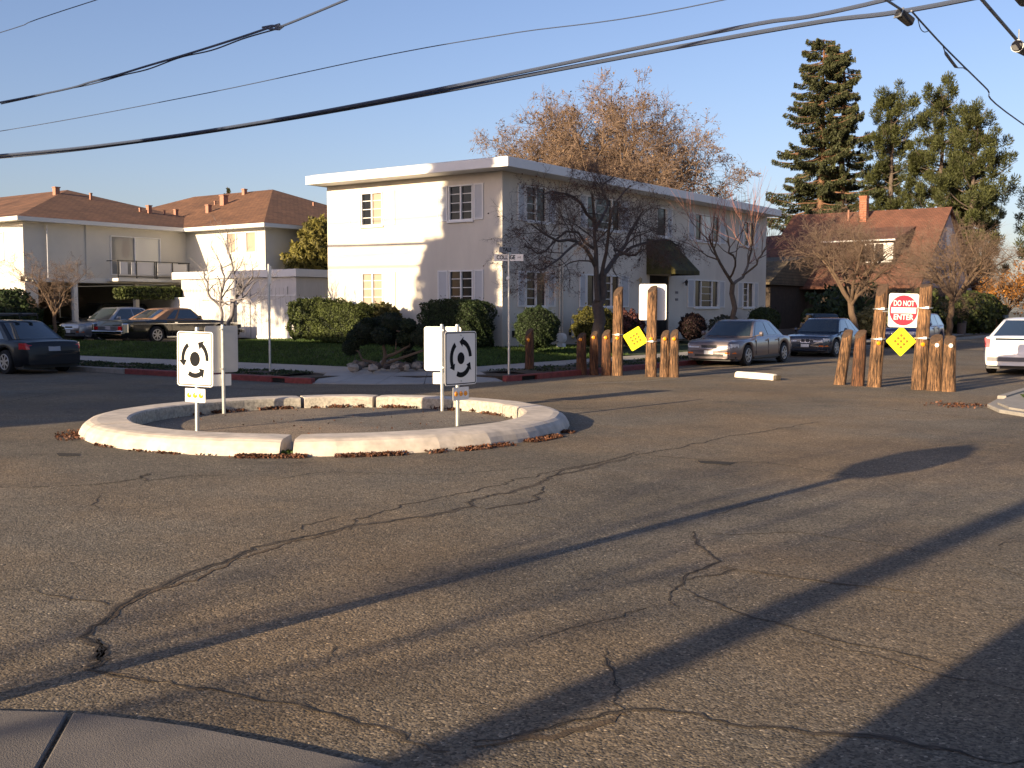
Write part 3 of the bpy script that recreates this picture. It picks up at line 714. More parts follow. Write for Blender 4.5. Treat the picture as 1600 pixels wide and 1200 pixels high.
circ_sign(715, 667, 86, 1.49, 'shaded arrow sign with black border at the front right of the island', 1.0, w=.68, h=.78, dx=.03)

def text_obj(s_, size, m, parent, loc, rot, name, squeeze=1.0, ext=.001, bold=0.0, fit=None):
    cu = bpy.data.curves.new('lettering', 'FONT'); cu.body = s_; cu.size = size; cu.align_x = 'CENTER'; cu.align_y = 'CENTER'; cu.extrude = ext; cu.offset = bold
    tmp = bpy.data.objects.new('tmp', cu); COL.objects.link(tmp); bpy.context.view_layer.update()
    dg = bpy.context.evaluated_depsgraph_get(); me = bpy.data.meshes.new_from_object(tmp.evaluated_get(dg)); COL.objects.unlink(tmp); bpy.data.objects.remove(tmp)
    if fit:
        xs = [v.co.x for v in me.vertices]; w_ = max(xs) - min(xs); squeeze = fit / w_
    for v in me.vertices: v.co.x *= squeeze
    me.materials.clear(); me.materials.append(m)
    o = bpy.data.objects.new(name, me); COL.objects.link(o); o.parent = parent; o.location = loc; o.rotation_euler = rot; return o

# street name pole
g = G(795, 583, .13)
t = thing('street_name_sign', 'thin grey pole with COLLEGE AVE and YALE ST name blades', 'street sign', (g[0], g[1], .1))
build(MB().tube([(0, 0, 0), (0, 0, 3.0)], .03, 10), 'pole', M_galv, t)
bl1 = build(MB().box(-.36, .36, -.006, .006, 2.80, 2.97), 'name_blade', M_signwhite, t); bl1.rotation_euler = (0, 0, R(30)); bl1['label'] = 'COLLEGE AVE blade'
text_obj('COLLEGE', .14, M_signblack, bl1, (-.07, -.0075, 2.885), (R(90), 0, 0), 'lettering', fit=.46, bold=.004)
text_obj('AVE', .065, M_signblack, bl1, (.26, -.0075, 2.885), (R(90), 0, 0), 'lettering', fit=.09)
bl2 = build(MB().box(-.30, .30, -.006, .006, 3.0, 3.14), 'name_blade', mat('blade_grey', (.28, .28, .28), .5), t); bl2.rotation_euler = (0, 0, R(75)); bl2['label'] = 'YALE ST blade'
text_obj('YALE', .13, M_signblack, bl2, (-.06, -.0075, 3.07), (R(90), 0, 0), 'lettering', fit=.28, bold=.004)
text_obj('ST', .06, M_signblack, bl2, (.18, -.0075, 3.07), (R(90), 0, 0), 'lettering')
build(MB().box(-.04, .04, -.04, .04, 2.96, 3.01), 'bracket', M_galv, t)
q = MB(); q.lathe([(.05, 0), (.04, -.015)], 14, 'y', (-.0, -.034, 2.38)); build(q, 'round_reflector', M_refwhite, t)
# edge-on sign pole at left
g = G(422, 581, .13)
t = thing('signpost', 'tall thin signpost in the planter strip seen with its panel edge on', 'sign post', (g[0], g[1], .1), R(125.4))
build(MB().tube([(0, 0, 0), (0, 0, 2.75)], .03, 10), 'pole', M_galv, t)
build(MB().plate(rrect(.3, .45, .03, cz=2.48), -.036, -.033), 'panel', M_signwhite, t)

# ================================================================== WOODEN POSTS
def log(px, py, Yv, H, rad, lean, label, refl=None, zr=None, hl=.09, seed=0, cut=.16, lx=0.0, z0=0):
    g = onY(px, py, Yv); t = thing('wooden_post', label, 'post', (g[0], g[1], 0), TH, 'slant topped log posts closing the street')
    n, k = 36, 22; mb = MB(); rs = random.Random(seed); chk = [(rs.uniform(0, 6.28), rs.uniform(.05, .16), rs.uniform(.0, .4), rs.uniform(.6, 1.1)) for _ in range(6)]
    ph = [rs.uniform(0, 6) for _ in range(6)]
    for j in range(k):
        s_ = j / (k - 1)
        for i in range(n):
            a = 2 * math.pi * i / n
            r = rad * (1.08 - .18 * s_) * (1 + .035 * math.sin(3 * a + ph[0] + s_ * 2) + .025 * math.sin(7 * a + ph[1]) + .02 * math.sin(9 * s_ + 2 * a + ph[2]))
            for (ca_, dp_, lo_, hi_) in chk:
                da_ = abs((a - ca_ - .12 * math.sin(s_ * 5 + ca_) + math.pi) % (2 * math.pi) - math.pi)
                if da_ < .1 and lo_ < s_ < hi_: r *= 1 - dp_
            r *= 1 + rs.gauss(0, .006)
            x, y = r * math.cos(a), r * math.sin(a)
            q_ = max(-1, min(1, (x * .75 + y * .66) / rad)); top = H - cut * 1.25 * (.5 - .5 * q_) ** 1.15 - .02 * q_ * q_
            z = -.03 + (top + .03) * s_
            mb.v.append((x + lx * z, y, z))
    for j in range(k - 1):
        for i in range(n):
            i2 = (i + 1) % n; mb.f.append((j * n + i, j * n + i2, (j + 1) * n + i2, (j + 1) * n + i))
    o = build(mb, 'log', M_log2 if seed in (1, 2, 3, 14, 9) else M_log, t, smooth=True)
    cap = MB(); e = (k - 1) * n; tv = mb.v[e:e + n]; c_ = [sum(v[q_] for v in tv) / n for q_ in range(3)]
    inner = [(c_[0] + (v[0] - c_[0]) * .8, c_[1] + (v[1] - c_[1]) * .8, c_[2] + (v[2] - c_[2]) * .8 + .025) for v in tv]
    cap.add(tv + inner + [(c_[0], c_[1], c_[2] + .022)], [(i, (i + 1) % n, n + (i + 1) % n, n + i) for i in range(n)] + [(n + i, n + (i + 1) % n, 2 * n) for i in range(n)])
    build(cap, 'cut_top', M_logend, t, smooth=False)
    if refl:
        q = MB(); q.lathe([(.045, 0), (.042, -.012), (.02, -.02)], 16, 'y', (lx * zr - rad * .25, -rad * 1.03, zr)); build(q, 'reflector', refl, t)
    return t
def band(mb, t_, z, rad, lx): pass
YL = -4.6
log(908, 586, YL - .35, 1.12, .13, 0, 'leftmost short log post with amber disc of the left row', M_amber, .93, seed=1)
log(928, 586, YL - .15, 1.16, .115, 0, 'second log post from the left, pale patch under its top', M_amber, .98, seed=2)
log(947, 587, YL - .1, 1.2, .12, 0, 'dark shaded short log beside the tall left post', M_amber, .98, seed=3)
tl = log(965, 587, YL, 2.32, .135, 0, 'tall log post left of the tilted yellow diamond', M_amber, .97, seed=4, cut=.22)
tr = log(1017, 588, YL + .05, 2.33, .135, 0, 'tall log post in front of the blank white sign back', M_amber, .97, seed=5, lx=.012)
log(1038, 588, YL + .15, 1.2, .115, 0, 'short log post right of the blank white sign, left of a pair', M_amber, .97, seed=6, lx=.01)
log(1053, 588, YL + .2, 1.22, .115, 0, 'short log post right of the blank white sign, right of a pair', M_amber, .97, seed=7)
log(1312, 599, -4.7, 1.27, .125, 0, 'leaning short log post at the left end of the right row', None, seed=8, lx=.13)
log(1340, 602, -4.85, 1.27, .135, 0, 'short upright log post between the leaner and the tall post', None, seed=9, lx=.04)
t3 = log(1366, 606, -5.0, 2.3, .142, 0, 'tall log post left of the DO NOT ENTER sign', M_amber, .97, seed=10, cut=.24, lx=.06)
t4 = log(1435, 611, -5.25, 2.25, .142, 0, 'tall log post right of the DO NOT ENTER sign', M_amber, .97, seed=11, cut=.06, lx=.05)
log(1459, 614, -5.35, 1.2, .145, 0, 'short log with white reflector next to the right tall post', M_refwhite, .96, seed=12, lx=.02)
log(1482, 615, -5.45, 1.18, .13, 0, 'short log with white reflector at the far right end of the row', M_refwhite, .96, seed=13, lx=.0)
g = G(827, 577, .13)
t = log(827, 577, g[1], 1.15, .115, 0, 'single reddish log post beside the street name pole', M_amber, .83, seed=14); t.location = (g[0], g[1], .08)
# straps on the tall posts
def strap(t, z, rad, lx, label=None):
    mb = MB(); mb.lathe([(rad, -.012), (rad + .004, -.012), (rad + .004, .012), (rad, .012)], 20, 'z', (lx * z, 0, z)); build(mb, 'strap', M_galv, t)
    mb = MB(); mb.box(lx * z - .05, lx * z + .02, -rad - .03, -rad, z - .02, z + .03); build(mb, 'strap_buckle', M_refwhite, t)
strap(t3, 1.06, .16, .06); strap(t3, 1.72, .16, .06); strap(t4, 1.10, .165, .05); strap(t4, 1.74, .165, .05); strap(tl, 1.06, .145, 0); strap(tr, .9, .145, .01)

def panel_at(px, py, Yv, name, label, phi=None, rot=0.0, group=None):
    g = onY(px, py, Yv); t = thing(name, label, 'sign', g, TH if phi is None else phi, group); t.rotation_euler = (0, rot, TH if phi is None else phi); return t
# DO NOT ENTER
t = panel_at(1409, 485, -5.35, 'do_not_enter_sign', 'red and white DO NOT ENTER sign strapped between two tall logs', rot=R(1.5))
W_ = .64; Hh = .72
build(MB().plate(rrect(W_, Hh, .05), -.104, -.1), 'panel', M_signwhite, t)
q = MB(); disc(q, .30, -.108, -.1042, ex=1.07, n=48); build(q, 'red_disc', M_signred, t)
build(MB().plate([(-.265, -.062), (.265, -.062), (.265, .062), (-.265, .062)], -.1105, -.1082), 'white_bar', M_signwhite, t)
text_obj('DO NOT', .16, M_signwhite, t, (0, -.110, .145), (R(90), 0, 0), 'lettering', fit=.44, bold=.003)
text_obj('ENTER', .16, M_signwhite, t, (0, -.110, -.148), (R(90), 0, 0), 'lettering', fit=.42, bold=.003)
for sx in (-1, 1):
    for zz in (-.03,): build(MB().box(sx * .33, sx * .44, -.1, -.09, zz - .012, zz + .012), 'bracket', M_galv, t)
def diamond(px, py, Yv, size, rot, label):
    t = panel_at(px, py, Yv, 'object_marker', label, group='yellow diamond object markers')
    t.rotation_euler = (0, rot, TH)
    build(MB().plate(rrect(size, size, .03), -.104, -.1), 'panel', M_yellow, t)
    for i in range(3):
        for j in range(3):
            q = MB(); s_ = size * .19; q.lathe([(.034, 0), (.03, -.008), (.012, -.012)], 14, 'y', ((i - 1) * s_, -.1045, (j - 1) * s_)); build(q, 'reflector', mat('marker_button', (.26, .18, .015), .35, coat=.5), t)
    return t
diamond(1405, 533, -5.35, .465, R(46), 'yellow nine button diamond below the DO NOT ENTER sign')
diamond(992, 529, YL - .1, .47, R(-31.5) , 'tilted yellow nine button diamond between the left tall posts')
g = onY(1020, 472, YL + .25)
t = thing('blank_sign', 'blank white back of a sign fixed behind the tall right post of the left row', 'sign', g, TH)
build(MB().plate(rrect(.70, .92, .05), -.0, .004), 'panel', M_signwhite, t); build(MB().box(-.03, .03, -.03, 0, -.3, .3), 'bracket', M_galv, t)

# wheel stop
a = Vector(G(1152, 589)); b = Vector(G(1212, 594)); mid = (a + b) / 2; L = (b - a).length; ang = math.atan2(b.y - a.y, b.x - a.x)
t = thing('wheel_stop', 'chipped white wheel stop lying in the road between the two post rows', 'wheel stop', (mid.x, mid.y, 0), ang)
pr = [(-.10, 0), (-.09, .10), (-.05, .145), (.05, .145), (.09, .10), (.10, 0)]
mb = MB(); vs = []
for xx, sc in ((-L / 2, .9), (-L / 2 + .06, 1), (0, 1.04), (L / 2 - .06, 1), (L / 2, .85)): vs += [(xx, y_ * sc, z_ * sc) for y_, z_ in pr]
fs = [(i * 6 + j, i * 6 + j + 1, (i + 1) * 6 + j + 1, (i + 1) * 6 + j) for i in range(4) for j in range(5)] + [tuple(range(5, -1, -1)), tuple(24 + j for j in range(6))]
mb.add(vs, fs); build(mb, 'concrete_block', mat('wheelstop_paint', (.78, .74, .66), .8, noise=(4, .3), col2=(.5, .44, .34), bump=(20, .6, .02)), t)
mb = MB(); mb.box(L / 2 - .0, L / 2 + .10, -.09, .09, 0, .12); build(mb, 'broken_end', mat('broken_concrete', (.10, .08, .06), .95, noise=(12, .5), bump=(20, .9, .03)), t, bevel=.02)

# ================================================================== CARS
def car(name, label, cat, X, Y, heading, L=4.7, W=1.78, H=1.4, paint=None, style='sedan', z=0, roof_m=None, bm=None, wheel_r=.32, front='sedan', plate_txt=None, wb=(.19, .80), rack=False, face='both', tail=None, belt=.62, trimline=None):
    """local x from front (-L/2) to rear (+L/2); heading = world angle the car faces"""
    t = thing(name, label, cat, (X, Y, z), heading + math.pi, 'parked cars')
    hb = H * belt
    if style == 'sedan':
        top = [(0, H * .43), (.005, H * .50), (.02, H * .53), (.10, H * .565), (.25, hb - .03), (.30, hb), (.80, hb + .03), (.83, hb + .02), (.965, hb - .01), (.992, hb - .04), (1.0, H * .48)]
        gh = (.27, .40, .66, .835)
    elif style == 'coupe':
        top = [(0, H * .40), (.01, H * .54), (.05, H * .56), (.25, hb), (.33, hb), (.75, hb + .02), (.78, hb), (.97, hb - .03), (.99, hb - .06), (1.0, H * .42)]
        gh = (.33, .42, .60, .76)
    elif style == 'hatch':
        top = [(0, H * .32), (.012, H * .40), (.05, H * .47), (.16, hb - .04), (.22, hb), (.80, hb + .06), (.93, hb + .10), (.975, hb + .06), (.99, H * .5), (1.0, H * .34)]
        gh = (.17, .40, .66, .955)
    else:
        top = [(0, H * .44), (.005, H * .51), (.03, H * .55), (.20, hb - .03), (.25, hb), (.90, hb + .02), (.985, hb), (.995, H * .5), (1.0, H * .34)]
        gh = (.22, .33, .88, .975)
    xs_ = sorted(set([0, .004, .012, .025, .05, .08, .12, .25, .30, .35, .45, .55, .65, .75, .85, .9, .94, .965, .985, .996, 1.0] +
                     [round(c + d_ / L, 4) for c in wb for d_ in np.linspace(-.44, .44, 15)]))
    xs_ = [x for x in xs_ if 0 <= x <= 1]
    ra = wheel_r + .065; sill = .2
    def zt(x): return float(np.interp(x, [p[0] for p in top], [p[1] for p in top]))
    def hw(x):
        e = 1.0
        if x < .16: e = 1 - .22 * ((.16 - x) / .16) ** 2.6
        if x > .86: e = 1 - .16 * ((x - .86) / .14) ** 2.6
        return W / 2 * e
    def zb(x):
        z_ = sill + (.05 if x < .06 or x > .94 else 0)
        for c in wb:
            dx_ = (x - c) * L
            if abs(dx_) < ra: z_ = max(z_, wheel_r + math.sqrt(ra * ra - dx_ * dx_) * .98)
        return z_
    mb = MB(); k = 17; secs = []
    for x in xs_:
        w_, t_, b_ = hw(x), zt(x), zb(x); sh_ = t_ - .05
        b_ = min(b_, sh_ - .08); endf = 1.0
        half = [(w_ * .93, b_), (w_ * .985, b_ + (sh_ - b_) * .12), (w_ * 1.0, b_ + (sh_ - b_) * .45), (w_ * .99, b_ + (sh_ - b_) * .75), (w_ * .965, sh_), (w_ * .93, t_ - .018), (w_ * .8, t_ - .002), (w_ * .4, t_ + .012)]
        secs.append([((x - .5) * L, y_, z_) for y_, z_ in half] + [((x - .5) * L, 0, t_ + .016)] + [((x - .5) * L, -y_, z_) for y_, z_ in half[::-1]])
    for s_ in secs: mb.v += s_
    for i in range(len(secs) - 1):
        for j in range(k - 1): mb.f.append((i * k + j, (i + 1) * k + j, (i + 1) * k + j + 1, i * k + j + 1))
    mb.f.append(tuple(range(k))); mb.f.append(tuple((len(secs) - 1) * k + j for j in range(k - 1, -1, -1)))
    build(mb, 'body', paint, t, smooth=True)
    o = kids_last(t); sm_ = o.modifiers.new('n', 'EDGE_SPLIT'); sm_.split_angle = R(38)
    # underbody
    build(MB().box(-.46 * L, .46 * L, -W * .44, W * .44, .16, H * .36), 'underbody', M_black, t)
    # greenhouse
    x0, x1, x2, x3 = [(q_ - .5) * L for q_ in gh]; wbt = W / 2 * .90; wr = W / 2 * (.68 if style != 'coupe' else .72); zbt = hb - .005; zr = H - .02
    def gx(s_, back): return (x3 + (x2 - x3) * s_) if back else (x0 + (x1 - x0) * s_)
    def gw(s_): return wbt + (wr - wbt) * s_
    def zz(s_, f=0): return zbt + (zr - zbt) * s_
    mb = MB(); lv = [0, .25, .5, .75, .93, 1.0]; ny = 7; nx = 7; per = []
    for s_ in lv:
        a_, b_ = gx(s_, 0), gx(s_, 1); w_ = gw(s_) * (1 if s_ < 1 else .94); ring = []
        if s_ == 1.0: a_ += .10; b_ -= .10
        for i in range(ny):
            f = -1 + 2 * i / (ny - 1); ring.append((a_ + .10 * f * f - .02, f * w_, zz(s_)))
        for i in range(1, nx):
            f = i / nx; ring.append((a_ + .08 + (b_ - a_ - .14) * f, w_ * (1 + .02 * math.sin(f * math.pi)), zz(s_) + (.015 * math.sin(f * math.pi) if s_ > .9 else 0)))
        for i in range(ny):
            f = 1 - 2 * i / (ny - 1); ring.append((b_ - .08 * f * f + .02, f * w_, zz(s_)))
        for i in range(1, nx):
            f = 1 - i / nx; ring.append((a_ + .08 + (b_ - a_ - .14) * f, -w_ * (1 + .02 * math.sin(f * math.pi)), zz(s_) + (.015 * math.sin(f * math.pi) if s_ > .9 else 0)))
        per.append(ring)
    nn = len(per[0])
    for r_ in per: mb.v += r_
    for i in range(len(per) - 1):
        for j in range(nn): j2 = (j + 1) % nn; mb.f.append((i * nn + j, i * nn + j2, (i + 1) * nn + j2, (i + 1) * nn + j))
    e = (len(per) - 1) * nn; ctop = len(mb.v); mb.v.append(((x1 + x2) / 2, 0, H + .012))
    for j in range(nn): mb.f.append((e + j, e + (j + 1) % nn, ctop))
    build(mb, 'cabin', roof_m or paint, t, smooth=True); o = kids_last(t); sm_ = o.modifiers.new('n', 'EDGE_SPLIT'); sm_.split_angle = R(50)
    # glass patches
    def patch(fn, n1, n2, name, m=M_carglass):
        q = MB(); q.v = [fn(i / n1, j / n2) for i in range(n1 + 1) for j in range(n2 + 1)]
        q.f = [(i * (n2 + 1) + j, (i + 1) * (n2 + 1) + j, (i + 1) * (n2 + 1) + j + 1, i * (n2 + 1) + j + 1) for i in range(n1) for j in range(n2)]
        return build(q, name, m, t, smooth=True)
    def ws(u, v):
        f = (-.9 + 1.8 * u); s_ = .05 + .86 * v; return (gx(s_, 0) + .10 * f * f - .032, f * gw(s_), zz(s_) + .006)
    def rw_(u, v):
        f = (-.86 + 1.72 * u); s_ = .07 + .82 * v; return (gx(s_, 1) - .08 * f * f + .034, f * gw(s_), zz(s_) + .006)
    patch(ws, 8, 4, 'windshield')
    if style != 'coupe': patch(rw_, 8, 4, 'rear_window')
    else: patch(lambda u, v: (gx(.15 + .7 * v, 1) - .08 * (-.7 + 1.4 * u) ** 2 + .034, (-.7 + 1.4 * u) * gw(.15 + .7 * v), zz(.15 + .7 * v) + .006), 8, 4, 'rear_window')
    splits = {'sedan': [(.05, .47), (.50, .80), (.82, .94)], 'coupe': [(.05, .56), (.62, .80)], 'hatch': [(.13, .44), (.46, .72), (.74, .92)], 'suv': [(.06, .36), (.38, .66), (.69, .93)]}[style]
    for sgn in (-1, 1):
        for (u0, u1) in splits:
            def sw(u, v, u0=u0, u1=u1, sgn=sgn):
                s_ = .09 + .78 * v; a_, b_ = gx(s_, 0) + .10, gx(s_, 1) - .10
                f = u0 + (u1 - u0) * u; return (a_ + (b_ - a_) * f, sgn * (gw(s_) * (1 + .02 * math.sin(f * math.pi)) + .007), zz(s_))
            patch(sw, 3, 3, 'side_window')
        # door seams, handles, mirrors, side strip
        for f in ((.315, .52, .70) if style != 'coupe' else (.36, .62)):
            q = MB(); xx = (f - .5) * L; yb = W / 2 * 1.004; q.box(xx - .006, xx + .006, sgn * (yb - .02), sgn * yb, sill + .12, zt(f) - .07); build(q, 'door_seam', M_black, t)
        for f in ((.50, .67) if style != 'coupe' else (.59,)):
            q = MB(); xx = (f - .5) * L; q.box(xx - .09, xx + .05, sgn * (W / 2 * .985), sgn * (W / 2 * 1.012), hb - .13, hb - .10); build(q, 'door_handle', paint if not trimline else M_chrome, t)
        q = MB(); mx_ = x0 + .38; q.tube([(mx_, sgn * (W / 2 * .88), hb + .02), (mx_, sgn * (W / 2 + .03), hb + .06)], .02, 6); q.lathe([(.04, -.05), (.075, -.04), (.08, .03), (.06, .06)], 10, 'y', (mx_ + .02, sgn * (W / 2 + .08), hb + .09)); build(q, 'door_mirror', paint, t)
        q = MB(); q.box(-.5 * L + wb[0] * L + ra + .05, (wb[1] - .5) * L - ra - .05, sgn * W / 2 * .96, sgn * (W / 2 * 1.008), sill + .02, sill + .07); build(q, 'sill_trim', M_black if not trimline else M_chrome, t)
        if trimline:
            q = MB(); q.box(-.47 * L, .47 * L, sgn * W / 2 * .99, sgn * (W / 2 * 1.006), hb - .17, hb - .15); build(q, 'chrome_strip', M_chrome, t)
        for c in wb:
            xx = (c - .5) * L; yo = sgn * (W / 2 - .005)
            q = MB(); r_ = wheel_r; tw = .2; d_ = -sgn
            prof_ = [(r_ * .55, 0), (r_ * .93, 0), (r_, .03), (r_, tw - .03), (r_ * .93, tw), (r_ * .5, tw)]
            q.lathe([(p_, d_ * h_) for p_, h_ in prof_], 26, 'y', (xx, yo, r_)); wl = build(q, 'wheel', M_rubber, t, smooth=False)
            q = MB(); bk = MB(); bk.lathe([(r_ * .60, d_ * .002), (r_ * .05, d_ * .003)], 26, 'y', (xx, yo, r_)); build(bk, 'brake_shadow', M_dark, wl)
            q.lathe([(r_ * .68, d_ * -.002), (r_ * .66, d_ * -.012), (r_ * .60, d_ * -.012), (r_ * .57, d_ * -.001)], 26, 'y', (xx, yo, r_)); q.f = q.f[:-2]; q.lathe([(r_ * .16, d_ * -.004), (r_ * .14, d_ * -.014)], 12, 'y', (xx, yo, r_))
            for sp in range(7):
                a_ = sp * math.pi * 2 / 7 + .3; ca, sa = math.cos(a_), math.sin(a_); w2 = .030
                q.add([(xx + ca * r_ * .1 - sa * w2, yo - d_ * .010, r_ + sa * r_ * .1 + ca * w2), (xx + ca * r_ * .1 + sa * w2, yo - d_ * .010, r_ + sa * r_ * .1 - ca * w2), (xx + ca * r_ * .62 + sa * w2 * .8, yo - d_ * .010, r_ + sa * r_ * .62 - ca * w2 * .8), (xx + ca * r_ * .62 - sa * w2 * .8, yo - d_ * .010, r_ + sa * r_ * .62 + ca * w2 * .8)], [(0, 1, 2, 3)])
            build(q, 'rim', bm or M_alloy, wl)
    # lamps & plates ; front at -x
    xf, xr = -L / 2, L / 2
    def surf(xf_, y_, z_): return xf_
    def lamp(x_a, x_b, y_a, y_b, z_a, z_b, name, m, bev=.02):
        q = MB().box(x_a, x_b, y_a, y_b, z_a, z_b); return build(q, name, m, t, bevel=bev)
    def shell(u0, u1, z0_, z1_, name, m, off=.008, frontside=True):
        """patch that wraps the nose/tail: u runs across width -1..1"""
        def fn(u, v):
            uu = u0 + (u1 - u0) * u; z_ = z0_ + (z1_ - z0_) * v
            # invert body plan: find x where half width equals |uu|*W/2
            y_ = uu * W / 2; best = 0.0
            for x in np.linspace(0, .16, 60):
                xb = x if frontside else 1 - x
                if hw(xb) * .985 >= abs(y_) and zt(xb) - .03 >= z_: best = x; break
            else: best = .16
            xx = (best - .5) * L if frontside else (.5 - best) * L
            return (xx - off if frontside else xx + off, y_ * 1.006, z_)
        q = MB(); n1, n2 = 8, 3; q.v = [fn(i / n1, j / n2) for i in range(n1 + 1) for j in range(n2 + 1)]
        q.f = [(i * (n2 + 1) + j, (i + 1) * (n2 + 1) + j, (i + 1) * (n2 + 1) + j + 1, i * (n2 + 1) + j + 1) for i in range(n1) for j in range(n2)]
        return build(q, name, m, t, smooth=True)
    zl = H * .42
    if face in ('front', 'both') and style != 'coupe':
        for sgn in (-1, 1):
            shell(sgn * .36, sgn * .93, zl - .03, zl + .085, 'headlight', M_headlamp, .012)
            shell(sgn * .58, sgn * .96, zl - .21, zl - .16, 'indicator', M_amberlens, .012)
        if front == 'twin':
            for sgn in (-1, 1): shell(sgn * .02, sgn * .17, zl - .05, zl + .07, 'grille', M_black, .014); shell(sgn * .005, sgn * .19, zl - .065, zl + .085, 'grille_surround', M_chrome, .009)
        else:
            shell(-.31, .31, zl - .055, zl + .075, 'grille_surround', M_chrome, .010); shell(-.28, .28, zl - .035, zl + .06, 'grille', M_black, .016)
        shell(-.9, .9, zl - .14, zl - .125, 'bumper_line', M_black, .006)
        shell(-.52, .52, zl - .29, zl - .22, 'air_intake', M_black, .012)
        shell(-.95, .95, zl - .355, zl - .335, 'bumper_lip', paint, .03)
        shell(-.17, .17, zl - .225, zl - .115, 'license_plate', M_signwhite, .028)
    if face in ('rear', 'both') and style != 'coupe':
        if style == 'sedan':
            for sgn in (-1, 1): shell(sgn * .52, sgn * .95, hb - .22, hb - .055, 'taillight', tail or M_taillamp, .012, False)
            shell(-.19, .19, hb - .27, hb - .14, 'license_plate', M_plate, .014, False)
            shell(-.95, .95, H * .36, H * .36 + .02, 'bumper_line', M_black, .008, False)
        elif style in ('hatch',):
            for sgn in (-1, 1): shell(sgn * .74, sgn * .98, hb - .20, hb + .04, 'taillight', tail or M_taillamp, .014, False)
            shell(-.60, .60, hb - .01, hb + .095, 'lower_rear_glass', M_carglass, .035, False)
            shell(-.17, .17, hb - .26, hb - .13, 'license_plate', M_signwhite, .016, False)
            shell(-.80, .80, .36, .47, 'bumper_insert', mat('bumper_grey', (.12, .12, .13), .5), .012, False)
            shell(-.85, .85, .50, .515, 'bumper_line', M_black, .008, False)
        else:
            for sgn in (-1, 1): shell(sgn * .8, sgn * .98, hb - .3, hb + .0, 'taillight', M_taillamp, .014, False)
    if style == 'coupe':
        # this one shows its chrome tail and long flank
        q = MB().box(xr - .05, xr + .10, -W * .49, W * .49, .38, .52); build(q, 'rear_bumper', M_chrome, t, bevel=.03)
        q = MB().box(xr - .015, xr + .02, -W * .40, W * .40, .54, .70); build(q, 'tail_panel', mat('tail_panel_chrome', (.16, .17, .2), .35, .6), t, bevel=.02)
        for sgn in (-1, 1):
            q = MB().box(xr - .20, xr + .055, sgn * W * .46, sgn * W * .505, .42, .80); build(q, 'tail_fin_trim', M_chrome, t, bevel=.03)
            q = MB().box(xr - .0, xr + .03, sgn * W * .33, sgn * W * .44, .55, .68); build(q, 'taillight', M_taillamp, t)
        q = MB().box(xf - .12, xf + .04, -W * .49, W * .49, .36, .50); build(q, 'front_bumper', M_chrome, t, bevel=.03)
        q = MB().box(xf - .03, xf + .03, -W * .44, W * .44, .54, .72); build(q, 'grille', M_chrome, t, bevel=.02)
        q = MB().box(xr + .022, xr + .032, -.16, .16, .56, .68); build(q, 'license_plate', M_plate, t)
    if rack:
        for xx in ((x1 + .1), (x2 - .2)):
            q = MB().tube([(xx, -wr, H + .02), (xx, -wr, H + .12), (xx, wr, H + .12), (xx, wr, H + .02)], .02, 6); build(q, 'roof_rack', M_black, t)
        q = MB(); q.box(x1 - .1, x2 + .1, -wr * .2, wr * .0, H + .13, H + .19); q.box(x1 - .1, x2 + .1, wr * .5, wr * .7, H + .13, H + .19); build(q, 'rack_tray', M_black, t, bevel=.02)
    return t
def kids_last(t): return [o for o in COL.objects if o.parent == t][-1]
_last = {}
_build0 = build
def build(mb, name, m, parent=None, *a, **k):
    o = _build0(mb, name, m, parent, *a, **k)
    if parent is not None: _last[parent.name] = o
    return o
def kids_last(t): return _last[t.name]
M_carglass = mat('car_glass', (.02, .03, .035), .05, spec=.9, coat=1.0)
M_headlamp = mat('headlamp_lens', (.80, .82, .84), .2, 0, noise=(14, .5), coat=.8)
M_amberlens = mat('amber_lens', (.75, .18, .03), .2, coat=.6)
M_taillamp = mat('red_lens', (.50, .01, .015), .15, coat=.8)
M_plate = mat('plate_grey', (.35, .36, .40), .4)
P_lilac = mat('paint_lilac_grey', (.20, .165, .165), .32, .5, coat=.9, noise=(300, .08))
P_blue = mat('paint_dark_blue', (.022, .035, .06), .25, .3, coat=1.0)
P_navy = mat('paint_navy', (.006, .008, .013), .4, .0, coat=.35, spec=.3)
P_silver = mat('paint_silver', (.36, .36, .38), .32, .7, coat=.9)
P_white = mat('paint_white', (.78, .77, .75), .3, coat=.8)
P_black = mat('paint_black', (.008, .010, .008), .18, coat=1.0)
P_van = mat('paint_royal_blue', (.03, .045, .16), .3, .2, coat=.9)
P_vinyl = mat('vinyl_roof_tan', (.30, .17, .10), .7, bump=(60, .3, .005))
P_grey = mat('paint_dark_grey', (.05, .055, .06), .3, .4, coat=.9)
HN = -math.pi / 2   # heading towards -Y
car('parked_sedan', 'lilac grey four door sedan facing us beside the cream building', 'car', 6.95, 3.4, HN, 4.75, 1.78, 1.40, P_lilac)
car('parked_sedan', 'dark blue sedan with twin grille parked behind the lilac grey sedan', 'car', 7.0, 11.2, HN, 4.5, 1.74, 1.40, P_blue, front='twin', face='front')
car('parked_sedan', 'nearly black wagon parked in the dark yard left of the blue sedan', 'car', .9, 28.0, R(-60), 4.7, 1.8, 1.5, P_navy, style='suv', face='front')
car('parked_van', 'royal blue van seen behind the DO NOT ENTER posts', 'van', 7.1, 22.5, HN, 4.7, 1.85, 1.55, P_van, style='suv', face='front')
car('parked_hatchback', 'white hatchback seen from behind, cut by the right picture edge', 'car', 15.45, 3.5, math.pi / 2, 4.45, 1.73, 1.49, P_white, style='hatch', face='rear', wheel_r=.3, tail=mat('pale_red_lens', (.62, .12, .12), .2, coat=.8))
car('parked_suv', 'dark sport utility vehicle parked beyond the white hatchback', 'car', 15.7, 16.5, math.pi / 2, 4.8, 1.85, 1.75, P_grey, style='suv', face='rear')
